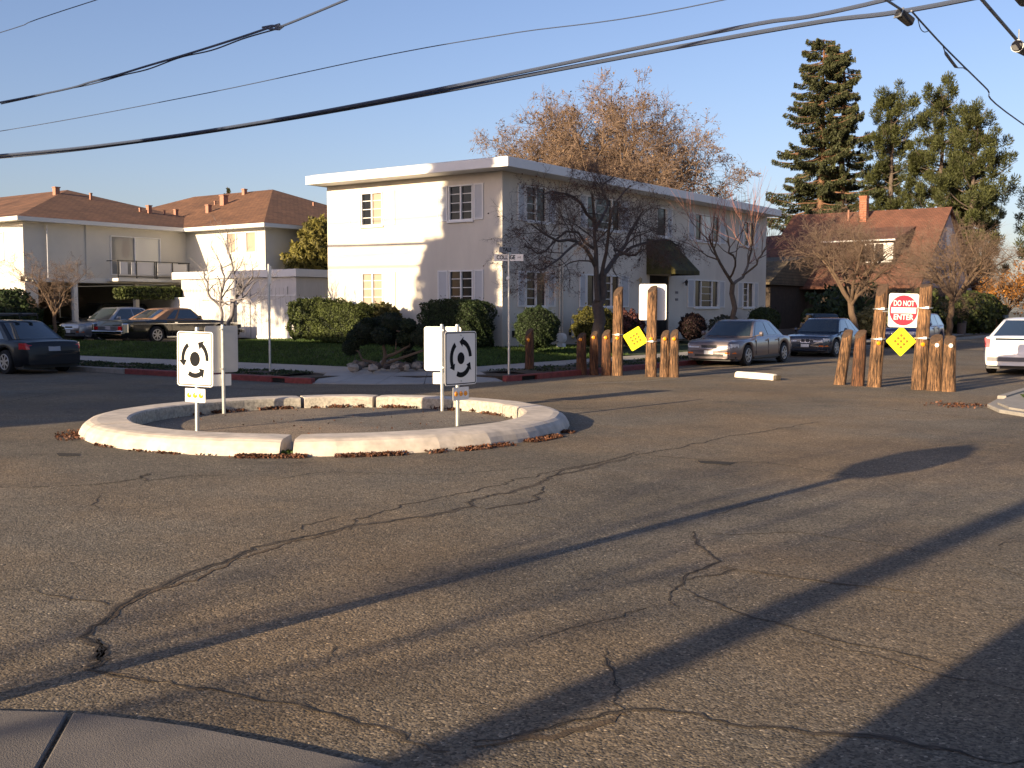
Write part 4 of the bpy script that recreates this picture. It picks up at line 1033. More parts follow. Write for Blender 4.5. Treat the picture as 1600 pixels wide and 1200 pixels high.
car('parked_sedan', 'black sedan with roof rack and red tail lamps at the left kerb', 'car', -7.9, -12.6, math.pi, 4.6, 1.78, 1.42, P_navy, face='rear', rack=True)
car('parked_sedan', 'silver sedan facing us beside the vintage coupe in the court', 'car', -20.0, -.6, HN, 4.8, 1.8, 1.46, P_silver, z=.36, face='front')
car('vintage_coupe', 'long black vintage coupe with tan vinyl roof and chrome tail', 'car', -16.8, -.35, math.pi / 2, 5.95, 2.02, 1.42, P_black, style='coupe', z=.36, roof_m=P_vinyl, wheel_r=.34, trimline=True, wb=(.20, .74), belt=.66)
car('parked_suv', 'dark vehicle inside the shadowy carport behind the silver sedan', 'car', -26.5, 3.2, HN, 4.7, 1.85, 1.6, P_grey, style='suv', z=.44, face='front')

# ================================================================== THE CREAM BUILDING
bld = thing('apartment_building', 'two storey cream stucco apartment building with flat white roof and shutters', 'building', (-4, 11, 0))
def wall_grid(axis, v, u0, u1, z0, z1, holes, depth, m, parent, name='wall', sgn=1):
    """wall in plane axis=v, u along the other axis; holes (u0,u1,z0,z1); sgn outward normal sign"""
    us = sorted(set([u0, u1] + [h[0] for h in holes] + [h[1] for h in holes])); zs = sorted(set([z0, z1] + [h[2] for h in holes] + [h[3] for h in holes]))
    mb = MB()
    def pt(u, d, z): return (v - sgn * d, u, z) if axis == 'x' else (u, v - sgn * d, z)
    flip = (sgn > 0) if axis == 'x' else (sgn < 0)
    def quad(a, b, c, d):
        mb.add([a, b, c, d] if flip else [d, c, b, a], [(0, 1, 2, 3)])
    for i in range(len(us) - 1):
        for j in range(len(zs) - 1):
            cu, cz = (us[i] + us[i + 1]) / 2, (zs[j] + zs[j + 1]) / 2
            if any(h[0] < cu < h[1] and h[2] < cz < h[3] for h in holes): continue
            quad(pt(us[i], 0, zs[j]), pt(us[i + 1], 0, zs[j]), pt(us[i + 1], 0, zs[j + 1]), pt(us[i], 0, zs[j + 1]))
    for h in holes:
        a, b, c, d_ = h
        quad(pt(a, 0, c), pt(a, 0, d_), pt(a, depth, d_), pt(a, depth, c)); quad(pt(b, 0, d_), pt(b, 0, c), pt(b, depth, c), pt(b, depth, d_))
        quad(pt(a, 0, d_), pt(b, 0, d_), pt(b, depth, d_), pt(a, depth, d_)); quad(pt(b, 0, c), pt(a, 0, c), pt(a, depth, c), pt(b, depth, c))
    return build(mb, name, m, parent, wc=True)
def wbox(mb, axis, v, sgn, u0, u1, d0, d1, z0, z1):
    """box on the wall: d measured outward"""
    if axis == 'x': mb.box(v + sgn * d0, v + sgn * d1, u0, u1, z0, z1)
    else: mb.box(u0, u1, v + sgn * d0, v + sgn * d1, z0, z1)
def window(parent, axis, v, sgn, u0, u1, z0, z1, bays, munt=(), shut=None, sill=True, fills=None):
    fw = .05; mb = MB()
    wbox(mb, axis, v, sgn, u0, u1, -.06, .035, z1 - fw, z1); wbox(mb, axis, v, sgn, u0, u1, -.06, .035, z0, z0 + fw)
    wbox(mb, axis, v, sgn, u0, u0 + fw, -.06, .032, z0 + fw, z1 - fw); wbox(mb, axis, v, sgn, u1 - fw, u1, -.06, .032, z0 + fw, z1 - fw)
    us = [u0 + (u1 - u0) * b for b in bays]
    for u in us[1:-1]: wbox(mb, axis, v, sgn, u - .03, u + .03, -.06, .025, z0 + fw, z1 - fw)
    fr = build(mb, 'window', M_trim, parent, wc=True)
    for i in range(len(us) - 1):
        m = M_glass
        if fills and fills.get(i): m = fills[i]
        mb = MB(); wbox(mb, axis, v, sgn, us[i] + .025, us[i + 1] - .025, -.055, -.04, z0 + fw, z1 - fw); build(mb, 'pane', m, fr, wc=True)
        if i in munt:
            mb = MB()
            for kk in range(1, 4):
                zc = z0 + (z1 - z0) * kk / 4; wbox(mb, axis, v, sgn, us[i] + .03, us[i + 1] - .03, -.04, -.02, zc - .012, zc + .012)
            build(mb, 'glazing_bar', M_trim, fr, wc=True)
    if sill:
        mb = MB(); wbox(mb, axis, v, sgn, u0 - .04, u1 + .04, .0, .08, z0 - .06, z0 - .002); build(mb, 'sill', M_trim, fr, wc=True)
    if shut:
        for a, b in shut:
            mb = MB(); f = .05
            wbox(mb, axis, v, sgn, a, b, .004, .04, z0, z0 + f); wbox(mb, axis, v, sgn, a, b, .004, .04, z1 - f, z1); wbox(mb, axis, v, sgn, a, a + f, .004, .04, z0 + f, z1 - f); wbox(mb, axis, v, sgn, b - f, b, .004, .04, z0 + f, z1 - f)
            sh_ = build(mb, 'shutter', M_trim, parent, wc=True)
            mb = MB(); nz = 22
            for q_ in range(nz):
                za = z0 + f + (z1 - z0 - 2 * f) * q_ / nz; wbox(mb, axis, v, sgn, a + f, b - f, .006, .03 , za + .006, za + (z1 - z0 - 2 * f) / nz * .72)
            lo = build(mb, 'louvre', M_shut, sh_, wc=True); lo['kind'] = 'stuff'
            mb = MB(); wbox(mb, axis, v, sgn, a + f, b - f, .002, .006, z0 + f, z1 - f); build(mb, 'shutter_back', M_shut, sh_, wc=True)
    return fr
two = [0, .5, 1]; three = [0, .27, .73, 1]
WX = []   # right face (plane X=0), u = Y
for (z0, z1) in ((1.80, 3.02), (4.70, 5.90)):
    WX += [(1.34, 2.60, z0, z1, two, (0,), [(.86, 1.30), (2.66, 3.16)], None)]
    WX += [(5.28, 7.74, z0, z1, [0, .25, .75, 1], (1,), [(4.79, 5.24), (7.80, 8.45)], {1: M_glass})]
    WX += [(14.28, 16.76, z0, z1, three, (1,) if z0 < 4 else (), [(13.62, 14.22), (16.82, 17.42)], ({1: M_blind_sky} if z0 > 4 else None))]  # upper middle pane: pale fill paints the sky reflected in the glass
    WX += [(19.50, 20.74, z0, z1, two, (0,), [(18.9, 19.45), (20.8, 21.3)], None)]
WX += [(10.74, 11.62, 4.70, 5.90, [0, 1], (), [(11.66, 12.1)], None)]
WY = []   # left face (plane Y=0), u = X
for (z0, z1) in ((1.86, 3.04), (4.70, 5.90)):
    WY += [(-6.28, -5.24, z0, z1, two, (0, 1), [(-6.86, -6.32), (-5.2, -4.66)], {0: M_curtain} if False else None)]
    WY += [(-2.24, -1.20, z0, z1, two, (0, 1), [(-2.72, -2.28), (-1.16, -.76)], None)]
door = (10.2, 11.9, .5, 3.1)
wall_grid('x', 0, 0, 22.3, .1, 6.3, [w_[:4] for w_ in WX] + [door], .12, M_stucco, bld)
wall_grid('y', 0, -8, 0, .1, 6.3, [w_[:4] for w_ in WY], .12, M_stucco, bld, sgn=-1)
wall_grid('x', -8, 0, 22.3, .1, 6.3, [], .1, M_stucco, bld, sgn=-1)
wall_grid('y', 22.3, -8, 0, .1, 6.3, [], .1, M_stucco, bld, sgn=1)
for w_ in WX: window(bld, 'x', 0, 1, w_[0], w_[1], w_[2], w_[3], w_[4], w_[5], w_[6], fills=w_[7])
for w_ in WY:
    fl_ = {1: M_curtain} if (w_[0] < -5 and w_[2] > 4) else ({1: M_curtain, 0: M_curtain} if w_[0] < -5 else None)
    window(bld, 'y', 0, -1, w_[0], w_[1], w_[2], w_[3], w_[4], w_[5], w_[6], fills=fl_)
# dark interior behind glass
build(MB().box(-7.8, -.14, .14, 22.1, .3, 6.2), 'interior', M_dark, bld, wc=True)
mb = MB().box(-8.3, .8, -.8, 22.0 + .2, 6.25, 6.56); rf = build(mb, 'roof', M_trim, bld, wc=True, bevel=.015)
build(MB().box(-8.15, .65, -.65, 22.05, 6.562, 6.60), 'roof_membrane', M_roofwhite, rf, wc=True)
# door and security gate
g_ = build(MB().box(-.115, -.09, door[0] + .02, door[1] - .02, door[2], door[3]), 'entrance_door', M_dark, bld, wc=True)
mb = MB(); yy = door[0] + .06
while yy < door[1]:
    mb.box(-.03, -.01, yy, yy + .02, door[2] + .05, door[3]); yy += .11
mb.box(-.035, -.005, door[0], door[1], door[2] + .05, door[2] + .1); mb.box(-.035, -.005, door[0], door[1], 1.55, 1.6)
gt = build(mb, 'security_gate', M_black, bld, wc=True)
for dz, q_ in ((.0, 0), (.0, 1)): pass
build(MB().box(-.02, .9, 9.9, 12.1, .42, .5), 'entrance_step', M_conc, bld, wc=True, bevel=.01)
# awning
A = [(.01, 9.9, 4.56), (.01, 12.1, 4.56), (1.3, 12.1, 3.28), (1.3, 9.9, 3.28), (1.3, 12.1, 3.12), (1.3, 9.9, 3.12), (.01, 9.9, 3.12), (.01, 12.1, 3.12)]
mb = MB(); mb.add(A, [(0, 3, 2, 1), (3, 5, 4, 2), (0, 6, 5, 3), (1, 2, 4, 7)])
o = build(mb, 'awning', mat('awning_canvas', (.012, .018, .012), .9, noise=(1.1, .5), col2=(.07, .06, .012), noise_b=(3, .4)), bld, wc=True); o['label'] = 'dark green awning with mossy top'
sol = o.modifiers.new('s', 'SOLIDIFY'); sol.thickness = .02
# lamps, vents, pipes, numbers, antenna
for px, py in ((995, 438), (1067, 442)):
    g = onX(px, py, 0); mb = MB(); mb.tube([(g[0], g[1], g[2] - .02), (g[0] + .14, g[1], g[2] + .05)], .015, 6); mb.lathe([(.04, -.12), (.07, .02), (.08, .06), (.03, .11), (.01, .13)], 8, 'z', (g[0] + .17, g[1], g[2])); build(mb, 'wall_lamp', M_black if px > 1000 else mat('lamp_brass', (.3, .25, .16), .5), bld, wc=True)
for (u, w_) in ((.55, .4), (4.1, .4)):
    mb = MB(); wbox(mb, 'x', 0, 1, u, u + w_, .002, .02, .78, 1.0); build(mb, 'crawl_vent', M_dark, bld, wc=True)
for yy in (3.42, 3.60): build(MB().tube([(.05, yy, .45), (.05, yy, 6.2)], .028, 8), 'downpipe', M_stucco, bld, wc=True)
for py in (457, 468):
    g = onX(1057, py, 0); mb = MB(); wbox(mb, 'x', 0, 1, g[1] - .12, g[1] + .12, .002, .02, g[2] - .05, g[2] + .05); build(mb, 'number_plate', mat('plaque_grey', (.16, .15, .15), .6), bld, wc=True)
build(MB().box(.003, .05, 4.25, 4.5, .7, 1.3), 'meter_box', M_trim, bld, wc=True)
ant = MB().tube([(-.6, 21.0, 6.6), (-.6, 21.0, 7.4)], .012, 5)
for q_ in range(3): ant.tube([(-.9 + q_ * .1, 21.0, 7.0 + q_ * .2), (-.3 - q_ * .1, 21.0, 7.05 + q_ * .2)], .006, 4)
build(ant, 'roof_antenna', M_black, bld, wc=True)
g = onX(877, 524, 1.0)
t = thing('hose_reel', 'round white hose reel on the lawn by the clipped ball shrub', 'hose reel', (g[0], g[1], .44))
build(MB().lathe([(.14, -.1), (.17, -.09), (.17, -.07), (.08, -.06), (.08, .06), (.17, .07), (.17, .09), (.14, .1)], 18, 'y', (0, 0, .3)), 'reel', M_trim, t); build(MB().box(-.12, .12, -.1, .1, 0, .12), 'base', M_trim, t)

# ================================================================== LEFT APARTMENTS
lb = thing('apartment_building', 'long two storey cream apartment building with brown hip roof over a carport', 'building', (-28, 4, .4))
def uvroof(co, n):
    if abs(n.x) > abs(n.y): return (co.y, math.hypot(co.x, co.z * 1.3))
    return (co.x, math.hypot(co.y, co.z * 1.3))
ZF, ZE = 3.15, 5.5
# upper storey, main block: front Y=-3, side X=-23.2 ; wing: Y=5.5, X=-17.5
def frontwall(Yv, x0, x1, z0, z1, holes, parent, name='wall', m=M_cream): return wall_grid('y', Yv, x0, x1, z0, z1, holes, .1, m, parent, name, -1)
def sidewall(Xv, y0, y1, z0, z1, holes, parent, name='wall', m=M_cream): return wall_grid('x', Xv, y0, y1, z0, z1, holes, .1, m, parent, name, 1)
wfl = (-25.4, -24.7, 3.9, 5.1)
frontwall(-3, -45, -23.2, ZF, ZE, [wfl], lb); frontwall(-3, -45, -23.5, .4, ZF, [], lb)
balc = (1.25, 4.9, 3.3, 5.32)
sidewall(-23.2, -3, 5.5, ZF, ZE, [(1.25, 4.9 - .9, ZF + .15, 5.12)], lb)
wnd2 = (-20.2, -18.1, 4.35, 5.35)
frontwall(5.5, -23.2, -17.5, 3.0, ZE, [wnd2], lb)
sidewall(-17.5, 5.5, 24, 3.0, ZE, [], lb)
window(lb, 'y', -3, -1, *wfl, [0, 1], (), None, fills={0: M_blind_sky})
fr = window(lb, 'y', 5.5, -1, *wnd2, [0, .33, .66, 1], (), None, sill=False, fills={0: M_curtain, 1: M_blind_sky, 2: M_curtain})
fr = window(lb, 'x', -23.2, 1, 1.25, 4.0, ZF + .15, 5.12, [0, .48, 1], (), None, sill=False, fills={0: mat('door_glass_grey', (.18, .19, .2), .15, coat=.6), 1: M_blind_sky})
# eaves and hip roof for the L plan
ov = .55
def hip(name, x0, x1, y0, y1, ze, zr, parent, m, ridge_along='x', th=.22):
    dx, dy = x1 - x0, y1 - y0; mb = MB()
    if ridge_along == 'x':
        c = (y0 + y1) / 2; h = dy / 2; r0, r1 = (x0 + h, c), (x1 - h, c)
    else:
        c = (x0 + x1) / 2; h = dx / 2; r0, r1 = (c, y0 + h), (c, y1 - h)
    mb.add([(x0, y0, ze), (x1, y0, ze), (x1, y1, ze), (x0, y1, ze), (*r0, zr), (*r1, zr)],
           ([(0, 1, 5, 4), (1, 2, 5), (2, 3, 4, 5), (3, 0, 4)] if ridge_along == 'x' else [(0, 1, 4), (1, 2, 5, 4), (2, 3, 5), (3, 0, 4, 5)]) + [(3, 2, 1, 0)])
    return build(mb, name, m, parent, wc=True, uvf=uvroof)
r1_ = hip('roof', -46, -23.2 + ov, -3 - ov, 9.5, ZE + .16, 7.72, lb, M_roofA, 'x')
r2_ = hip('roof', -36, -17.5 + ov, 5.5 - ov, 17.5, ZE + .165, 8.1, lb, M_roofA, 'x')
for q_ in ((-46, -23.2 + ov, -3 - ov, 9.5), (-36, -17.5 + ov, 5.5 - ov, 17.5)):
    mb = MB(); a_, b_, c_, d_ = q_; e = .02
    mb.box(a_, b_ + e, c_ - e, c_ + .06, ZE - .02, ZE + .155); mb.box(b_ - .06, b_ + e + .002, c_ + .06, d_, ZE - .02, ZE + .155); build(mb, 'fascia', M_fascia, lb, wc=True)
    build(MB().box(a_ + .1, b_ - .062, c_ + .062, d_ - .1, ZE - .0, ZE + .03), 'soffit', M_fascia, lb, wc=True)
# vents and chimneys on the roofs
def roof_z(x, y):
    z = -1
    for (a_, b_, c_, d_, ze, zr) in ((-46, -23.2 + ov, -3 - ov, 9.5, ZE + .16, 7.72), (-36, -17.5 + ov, 5.5 - ov, 17.5, ZE + .165, 8.1)):
        if a_ < x < b_ and c_ < y < d_: z = max(z, ze + (zr - ze) * min(y - c_, d_ - y, b_ - x, x - a_) / ((d_ - c_) / 2))
    return z
def roofpipe(px, py, w_, h_, m=M_brick, nm='roof_vent'):
    """py = where the pipe meets the roof"""
    Yv = -3.4
    while Yv < 17:
        g = onY(px, py, Yv)
        if g[2] <= roof_z(g[0], g[1]): break
        Yv += .05
    build(MB().box(g[0] - w_ / 2, g[0] + w_ / 2, g[1] - w_ / 2, g[1] + w_ / 2, g[2] - .15, g[2] + h_), nm, m, lb, wc=True)
    build(MB().box(g[0] - w_ * .62, g[0] + w_ * .62, g[1] - w_ * .62, g[1] + w_ * .62, g[2] + h_ + .002, g[2] + h_ + .05), 'vent_cap', m, lb, wc=True)
M_vent = mat('vent_tin', (.30, .15, .10), .7)
roofpipe(88, 304, .24, .32, M_vent, 'chimney')
for px, py, w_, h_ in ((142, 312, .10, .28), (233, 333, .2, .34), (219, 331, .09, .14), (275, 336, .17, .24), (257, 335, .07, .16), (326, 332, .22, .34), (336, 320, .08, .15), (350, 320, .30, .45), (382, 304, .2, .25), (490, 322, .08, .14)):
    roofpipe(px, py, w_, h_, M_vent)
# carport: beams, posts, dark recess
mb = MB(); mb.box(-23.32, -23.18, -2.6, 5.5, 2.92, ZF - .004); mb.box(-23.18, -23.16, -2.9, 5.5, 2.98, 3.06); build(mb, 'carport_beam', M_fascia, lb, wc=True)
build(MB().box(-44, -23.34, -2.8, 5.4, 2.96, 3.1), 'carport_ceiling', M_cream, lb, wc=True)
for yy in (-.6, 2.6): build(MB().box(-23.34, -23.14, yy - .1, yy + .1, .42, 2.915), 'carport_post', M_fascia, lb, wc=True)
build(MB().box(-23.9, -23.16, -3.002, -2.4, .42, 2.915), 'corner_pier', M_cream, lb, wc=True)
build(MB().box(-34.2, -34, -2.9, 5.4, .42, 2.95), 'carport_back_wall', mat('back_wall_tan', (.22, .16, .10), .9), lb, wc=True)
build(MB().box(-34, -23.4, 5.42, 5.49, .42, 2.95), 'carport_side_wall', M_cream, lb, wc=True)
# downpipe & seams
build(MB().tube([(-23.1, -1.95, 3.1), (-23.1, -1.95, 5.4)], .035, 6), 'downpipe', M_trim, lb, wc=True)
build(MB().box(-23.2, -23.15, -.02, .05, ZF, ZE), 'wall_batten', M_cream, lb, wc=True)
# balcony
build(MB().box(-23.19, -22.3, 1.0, 5.0, 3.0, 3.14), 'balcony_floor', M_fascia, lb, wc=True)
mb = MB()
for yy in (1.02, 2.0, 3.0, 3.1, 4.0, 4.95): mb.box(-22.34, -22.3, yy - .02, yy + .02, 3.14, 3.95)
mb.box(-22.34, -22.3, 1.0, 5.0, 3.92, 3.96); mb.box(-22.34, -22.3, 1.0, 5.0, 3.2, 3.24); mb.box(-23.15, -22.34, 1.0, 1.04, 3.92, 3.96); mb.box(-23.15, -22.34, 4.96, 5.0, 3.92, 3.96)
rl = build(mb, 'balcony_railing', M_black, lb, wc=True)
for a_, b_ in ((1.15, 1.55), (1.75, 2.92), (3.18, 4.85)):
    build(MB().box(-22.36, -22.345, a_, b_, 3.32, 3.88), 'railing_panel', mat('panel_cloth', (.50, .50, .52), .7), rl, wc=True)
# ground floor of the wing behind the garages
frontwall(5.5, -23.2, -17.5, .42, 3.0, [], lb)

# garages
gr = thing('garage_building', 'low flat roofed white garage building with panelled doors beside the vintage coupe', 'garage', (-17.4, 6, .4))
GX0, GX1, GY = -21.3, -13.6, 3.7
build(MB().box(GX0, GX1, GY, 5.4, .42, 3.1), 'wall', M_board, gr, wc=True)
build(MB().box(GX0 + .1, GX1 - .02, 5.401, 5.6, .42, 3.1), 'wall', M_cream, gr, wc=True)
build(MB().box(GX0 - .5, GX1 + .15, GY - .15, 5.7, 3.12, 3.45), 'roof', M_trim, gr, wc=True, bevel=.01)
for a_ in (-21.1, -18.7, -16.3):
    d_ = build(MB().box(a_, a_ + 2.2, GY - .04, GY - .002, .44, 2.7), 'garage_door', M_board, gr, wc=True)
    for q_ in range(9): build(MB().box(a_ + .03 + q_ * .242, a_ + .03 + q_ * .242 + .225, GY - .058, GY - .042, .46, 2.66), 'board', M_board, d_, wc=True)
g = onY(378, 446, GY); mb = MB(); mb.lathe([(.10, -.1), (.13, .0), (.05, .1)], 8, 'z', (g[0], GY - .12, g[2])); build(mb, 'wall_lamp', M_black, gr, wc=True)
# fences
fn = thing('board_fence', 'white vertical board fence standing behind the thin signpost', 'fence', (-13, 3.0, .4))
x = -15.3; 
while x < -9.9:
    hgt_ = 2.28 if x < -12.9 else 2.12
    build(MB().box(x, x + .285, 2.98, 3.0, .44, hgt_ + random.uniform(-.008, .008)), 'board', M_board, fn, wc=True); x += .3
build(MB().box(-15.32, -12.85, 2.95, 3.03, 2.29, 2.34), 'top_rail', M_trim, fn, wc=True); build(MB().box(-12.84, -9.9, 2.94, 3.03, 2.135, 2.2), 'top_rail', M_trim, fn, wc=True)
build(MB().box(-15.32, -9.9, 2.955, 2.978, .5, .58), 'bottom_rail', M_trim, fn, wc=True)
fn2 = thing('board_fence', 'low white board fence behind the roof of the coupe', 'fence', (-21, 3.3, .4))
a_ = onY(267, 465, 3.3); x = a_[0]
while x < -17.6:
    build(MB().box(x, x + .285, 3.28, 3.3, .44, a_[2] - .06), 'board', M_board, fn2, wc=True); x += .3
build(MB().box(a_[0], -17.6, 3.25, 3.33, a_[2] - .05, a_[2]), 'top_rail', M_trim, fn2, wc=True)

# ================================================================== RIGHT HOUSE
rh = thing('shingled_house', 'dark bungalow with steep red brown shingle roof and brick chimney', 'house', (-4, 52, .4))
ex0, ex1 = -10.6, 1.1
mb = MB(); ye, yr, yb = 44.6, 53.6, 62.0; ze_, zr_ = 3.3, 9.1
mb.add([(ex0, ye, ze_), (ex1 + .4, ye, ze_), (ex1 + .1, yr, zr_), (ex0, yr, zr_), (ex0, yb, ze_), (ex1 + .4, yb, ze_),
        (ex0, ye, ze_ - .18), (ex1 + .4, ye, ze_ - .18), (ex1 + .1, yr, zr_ - .2), (ex0, yr, zr_ - .2), (ex0, yb, ze_ - .18), (ex1 + .4, yb, ze_ - .18)],
       [(0, 1, 2, 3), (3, 2, 5, 4), (0, 6, 7, 1), (1, 7, 8, 2), (2, 8, 11, 5), (6, 9, 8, 7), (9, 10, 11, 8), (0, 3, 9, 6), (3, 4, 10, 9)])
build(mb, 'roof', M_roofB, rh, wc=True, uvf=uvroof)
mb = MB(); mb.box(ex0 + .4, ex1, 46, 61, .4, ze_ - .1); build(mb, 'wall', M_brownwood, rh, wc=True)
mb = MB(); mb.add([(ex1 - .05, 46, ze_ - .1), (ex1 - .05, 61, ze_ - .1), (ex1 - .05, yr, zr_ - .5)], [(0, 1, 2)]); build(mb, 'gable', mat('gable_lilac', (.30, .27, .30), .9), rh, wc=True)
gb = MB().box(ex1 - .045, ex1 - .0, 52.7, 54.2, 6.3, 7.6); build(gb, 'gable_window', M_trim, rh, wc=True)
# left wing
mb = MB(); wx0, wx1 = -16, -6.4
mb.add([(wx0, 38.6, 3.5), (wx1, 38.6, 3.5), (wx1, 42, 5.0), (wx0, 42, 5.0), (wx1, 46.5, 5.5), (wx0, 46.5, 5.5), (wx0, 38.6, 3.35), (wx1, 38.6, 3.35), (wx1, 46.5, 3.35), (wx0, 46.5, 3.35)],
       [(0, 1, 2, 3), (3, 2, 4, 5), (0, 6, 7, 1), (1, 7, 8, 4, 2), (6, 9, 8, 7)])
build(mb, 'wing_roof', shingles('shingle_mossy', (.13, .10, .06), (.10, .08, .05)), rh, wc=True, uvf=uvroof)
build(MB().box(wx0 + .4, wx1 - .3, 39.4, 46.2, .4, 3.34), 'wing_wall', M_brownwood, rh, wc=True)
# right wing upper red roof part behind (dark red at left)
mb = MB(); mb.add([(-16, 47, 5.0), (-10.4, 47, 5.2), (-10.4, 53, 7.6), (-14, 53, 7.4)], [(0, 1, 2, 3)]); build(mb, 'rear_roof', shingles('shingle_dark_red', (.16, .06, .04), (.13, .05, .035)), rh, wc=True, uvf=uvroof)
# chimney, vent pipe
g = onY(1350, 335, 52.5); w_ = .24
ch = build(MB().box(g[0] - .26, g[0] + .26, 52.2, 52.8, 7.8, 10.1), 'chimney', M_brick, rh, wc=True)
build(MB().box(g[0] - .3, g[0] + .3, 52.16, 52.84, 9.95, 10.12), 'chimney_cap', M_brick, ch, wc=True)
for i in range(11): build(MB().box(g[0] - .266, g[0] + .266, 52.19, 52.81, 8.0 + i * .17, 8.02 + i * .17), 'mortar_course', mat('mortar', (.3, .22, .17), .9), ch, wc=True)
g = onY(1326, 328, 52.5); build(MB().tube([(g[0], 52.5, 8.0), (g[0], 52.5, g[2])], .07, 6), 'vent_pipe', M_vent, rh, wc=True)
# dormer
a_, b_ = -3.2, -.85
build(MB().box(a_, b_, 46.9, 50.5, 4.6, 6.45), 'dormer', M_brownwood, rh, wc=True)
dw = build(MB().box(a_ + .35, b_ - .1, 46.84, 46.895, 4.95, 6.3), 'dormer_window', M_trim, rh, wc=True)
for q_ in range(3): build(MB().box(a_ + .42 + q_ * .62, a_ + .98 + q_ * .62, 46.81, 46.835, 5.02, 6.22), 'pane', M_glass if q_ < 2 else M_blind_sky, dw, wc=True)
mb = MB(); mb.add([(a_ - 2.6, 46.3, 6.5), (b_ + .2, 46.3, 6.5), (b_ + .2, 51.5, 7.7), (a_ - 2.6, 51.5, 7.7), (a_ - 2.6, 46.3, 6.4), (b_ + .2, 46.3, 6.4), (b_ + .2, 51.5, 7.4), (a_ - 2.6, 51.5, 7.4)], [(0, 1, 2, 3), (0, 4, 5, 1), (1, 5, 6, 2), (0, 3, 7, 4), (4, 7, 6, 5)]); build(mb, 'dormer_roof', M_roofB, rh, wc=True, uvf=uvroof)
build(MB().box(a_ - 2.6, b_ + .2, 46.26, 46.298, 6.4, 6.5), 'dormer_fascia', M_trim, rh, wc=True)
# porch roof over entry at right & windows
for px, py, w_, h_ in ((1308, 458, 1.0, 1.3), (1404, 462, 1.1, .9)):
    g = onY(px, py, 45.97)
    f_ = build(MB().box(g[0] - w_ / 2, g[0] + w_ / 2, 45.93, 45.995, g[2] - h_ / 2, g[2] + h_ / 2), 'window', mat('frame_teal_grey', (.2, .24, .24), .7), rh, wc=True)
    for q_ in (0, 1): build(MB().box(g[0] - w_ / 2 + .06 + q_ * w_ / 2, g[0] - .06 + q_ * w_ / 2, 45.90, 45.925, g[2] - h_ / 2 + .06, g[2] + h_ / 2 - .06), 'pane', M_glass, f_, wc=True)
# far house right
fh = thing('far_house', 'far brown house roof at the right edge beyond the orange tree', 'house', (9, 92, .2))
hx = 2.0
build(MB().box(hx, 14, 88, 98, .1, 3.4), 'wall', mat('far_house_wall', (.30, .20, .16), .9), fh, wc=True)
mb = MB(); mb.add([(hx - .6, 87.4, 3.4), (14.6, 87.4, 3.4), (14.6, 98.6, 3.4), (hx - .6, 98.6, 3.4), (6, 93, 7.2), (11, 93, 7.2)], [(0, 1, 5, 4), (1, 2, 5), (2, 3, 4, 5), (3, 0, 4), (3, 2, 1, 0)]); build(mb, 'roof', shingles('shingle_far', (.20, .10, .07), (.15, .08, .06)), fh, wc=True, uvf=uvroof)
for x_ in (4, 7, 10): build(MB().box(x_, x_ + 1.2, 87.93, 87.995, 1.2, 2.6), 'window', M_glass, fh, wc=True)

# ================================================================== BUSHES
def bush(name, label, c, r, m, n=5000, size=.06, box=None, group=None, core=.88, lumpy=.06, flat=.0, parts=None):
    t = thing(name, label, 'shrub', (c[0], c[1], c[2] - r[2] * .95), 0, group)
    foliage_blob(t, c, r, m, n, size, box, core, lumpy); return t
def foliage_blob(t, c, r, m, n, size, box=None, core=.88, lumpy=.06, name='foliage', elong=1.7):
    c = np.array(c); r = np.array(r)
    if box:
        d_ = rng.random((n, 3)) * 2 - 1; ax = rng.integers(0, 3, n); sg = np.sign(rng.normal(size=n)); d_[np.arange(n), ax] = sg; d_[d_[:, 2] < -.95, 2] *= .8
        nr = np.zeros((n, 3)); nr[np.arange(n), ax] = sg
        q = d_.copy(); l4 = (np.abs(q) ** 5).sum(1) ** .2; q = q / np.maximum(l4, 1)[:, None] * 1.04
    else:
        nr = unit(rng.normal(size=(n, 3))); q = nr.copy()
    ph = rng.random((6, 3)) * 5 + 2; lump = np.zeros(n)
    for i in range(6): lump += np.sin((q * ph[i]).sum(1) * 1.9 + i)
    q = q * (1 + lumpy * lump[:, None] / 2.4) * (1 - .14 * rng.random(n)[:, None] ** 2)
    P_ = c + q * r
    ol = rng.random(n) < .035; P_[ol] += nr[ol] * (rng.random((int(ol.sum()), 1)) * min(.12, float(r.min()) * .22))
    V, Fq = leaves(P_, size, elong, N=nr); o = np_mesh(name, V, Fq, m, t, True)
    # core
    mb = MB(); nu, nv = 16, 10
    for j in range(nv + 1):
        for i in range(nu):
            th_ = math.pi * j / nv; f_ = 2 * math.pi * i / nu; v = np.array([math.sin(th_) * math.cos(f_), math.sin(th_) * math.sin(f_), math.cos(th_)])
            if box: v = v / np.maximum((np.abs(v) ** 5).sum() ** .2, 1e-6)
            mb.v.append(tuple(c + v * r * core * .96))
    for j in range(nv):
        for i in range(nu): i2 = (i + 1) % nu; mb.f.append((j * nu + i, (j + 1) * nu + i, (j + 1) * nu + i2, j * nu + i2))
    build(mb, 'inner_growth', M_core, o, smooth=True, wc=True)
    return o
bush('clipped_bush', 'round clipped dark green shrub right of the building corner', (1.3, .12, 1.12), (.68, .78, .68), M_bush, 12000, .032, core=.93)
bush('clipped_bush', 'yellowish round shrub behind the bare street tree trunk', (1.3, 3.75, 1.13), (.62, 1.1, .70), leafmat('bush_leaf_yellowish', (.11, .105, .025), .5), 9000, .04)
bush('shrub', 'reddish leaved shrub between the two tall left posts', (1.3, 6.1, 1.05), (.5, .95, .6), leafmat('bush_leaf_red', (.11, .045, .04), .6), 3000, .06, core=.7, lumpy=.15)
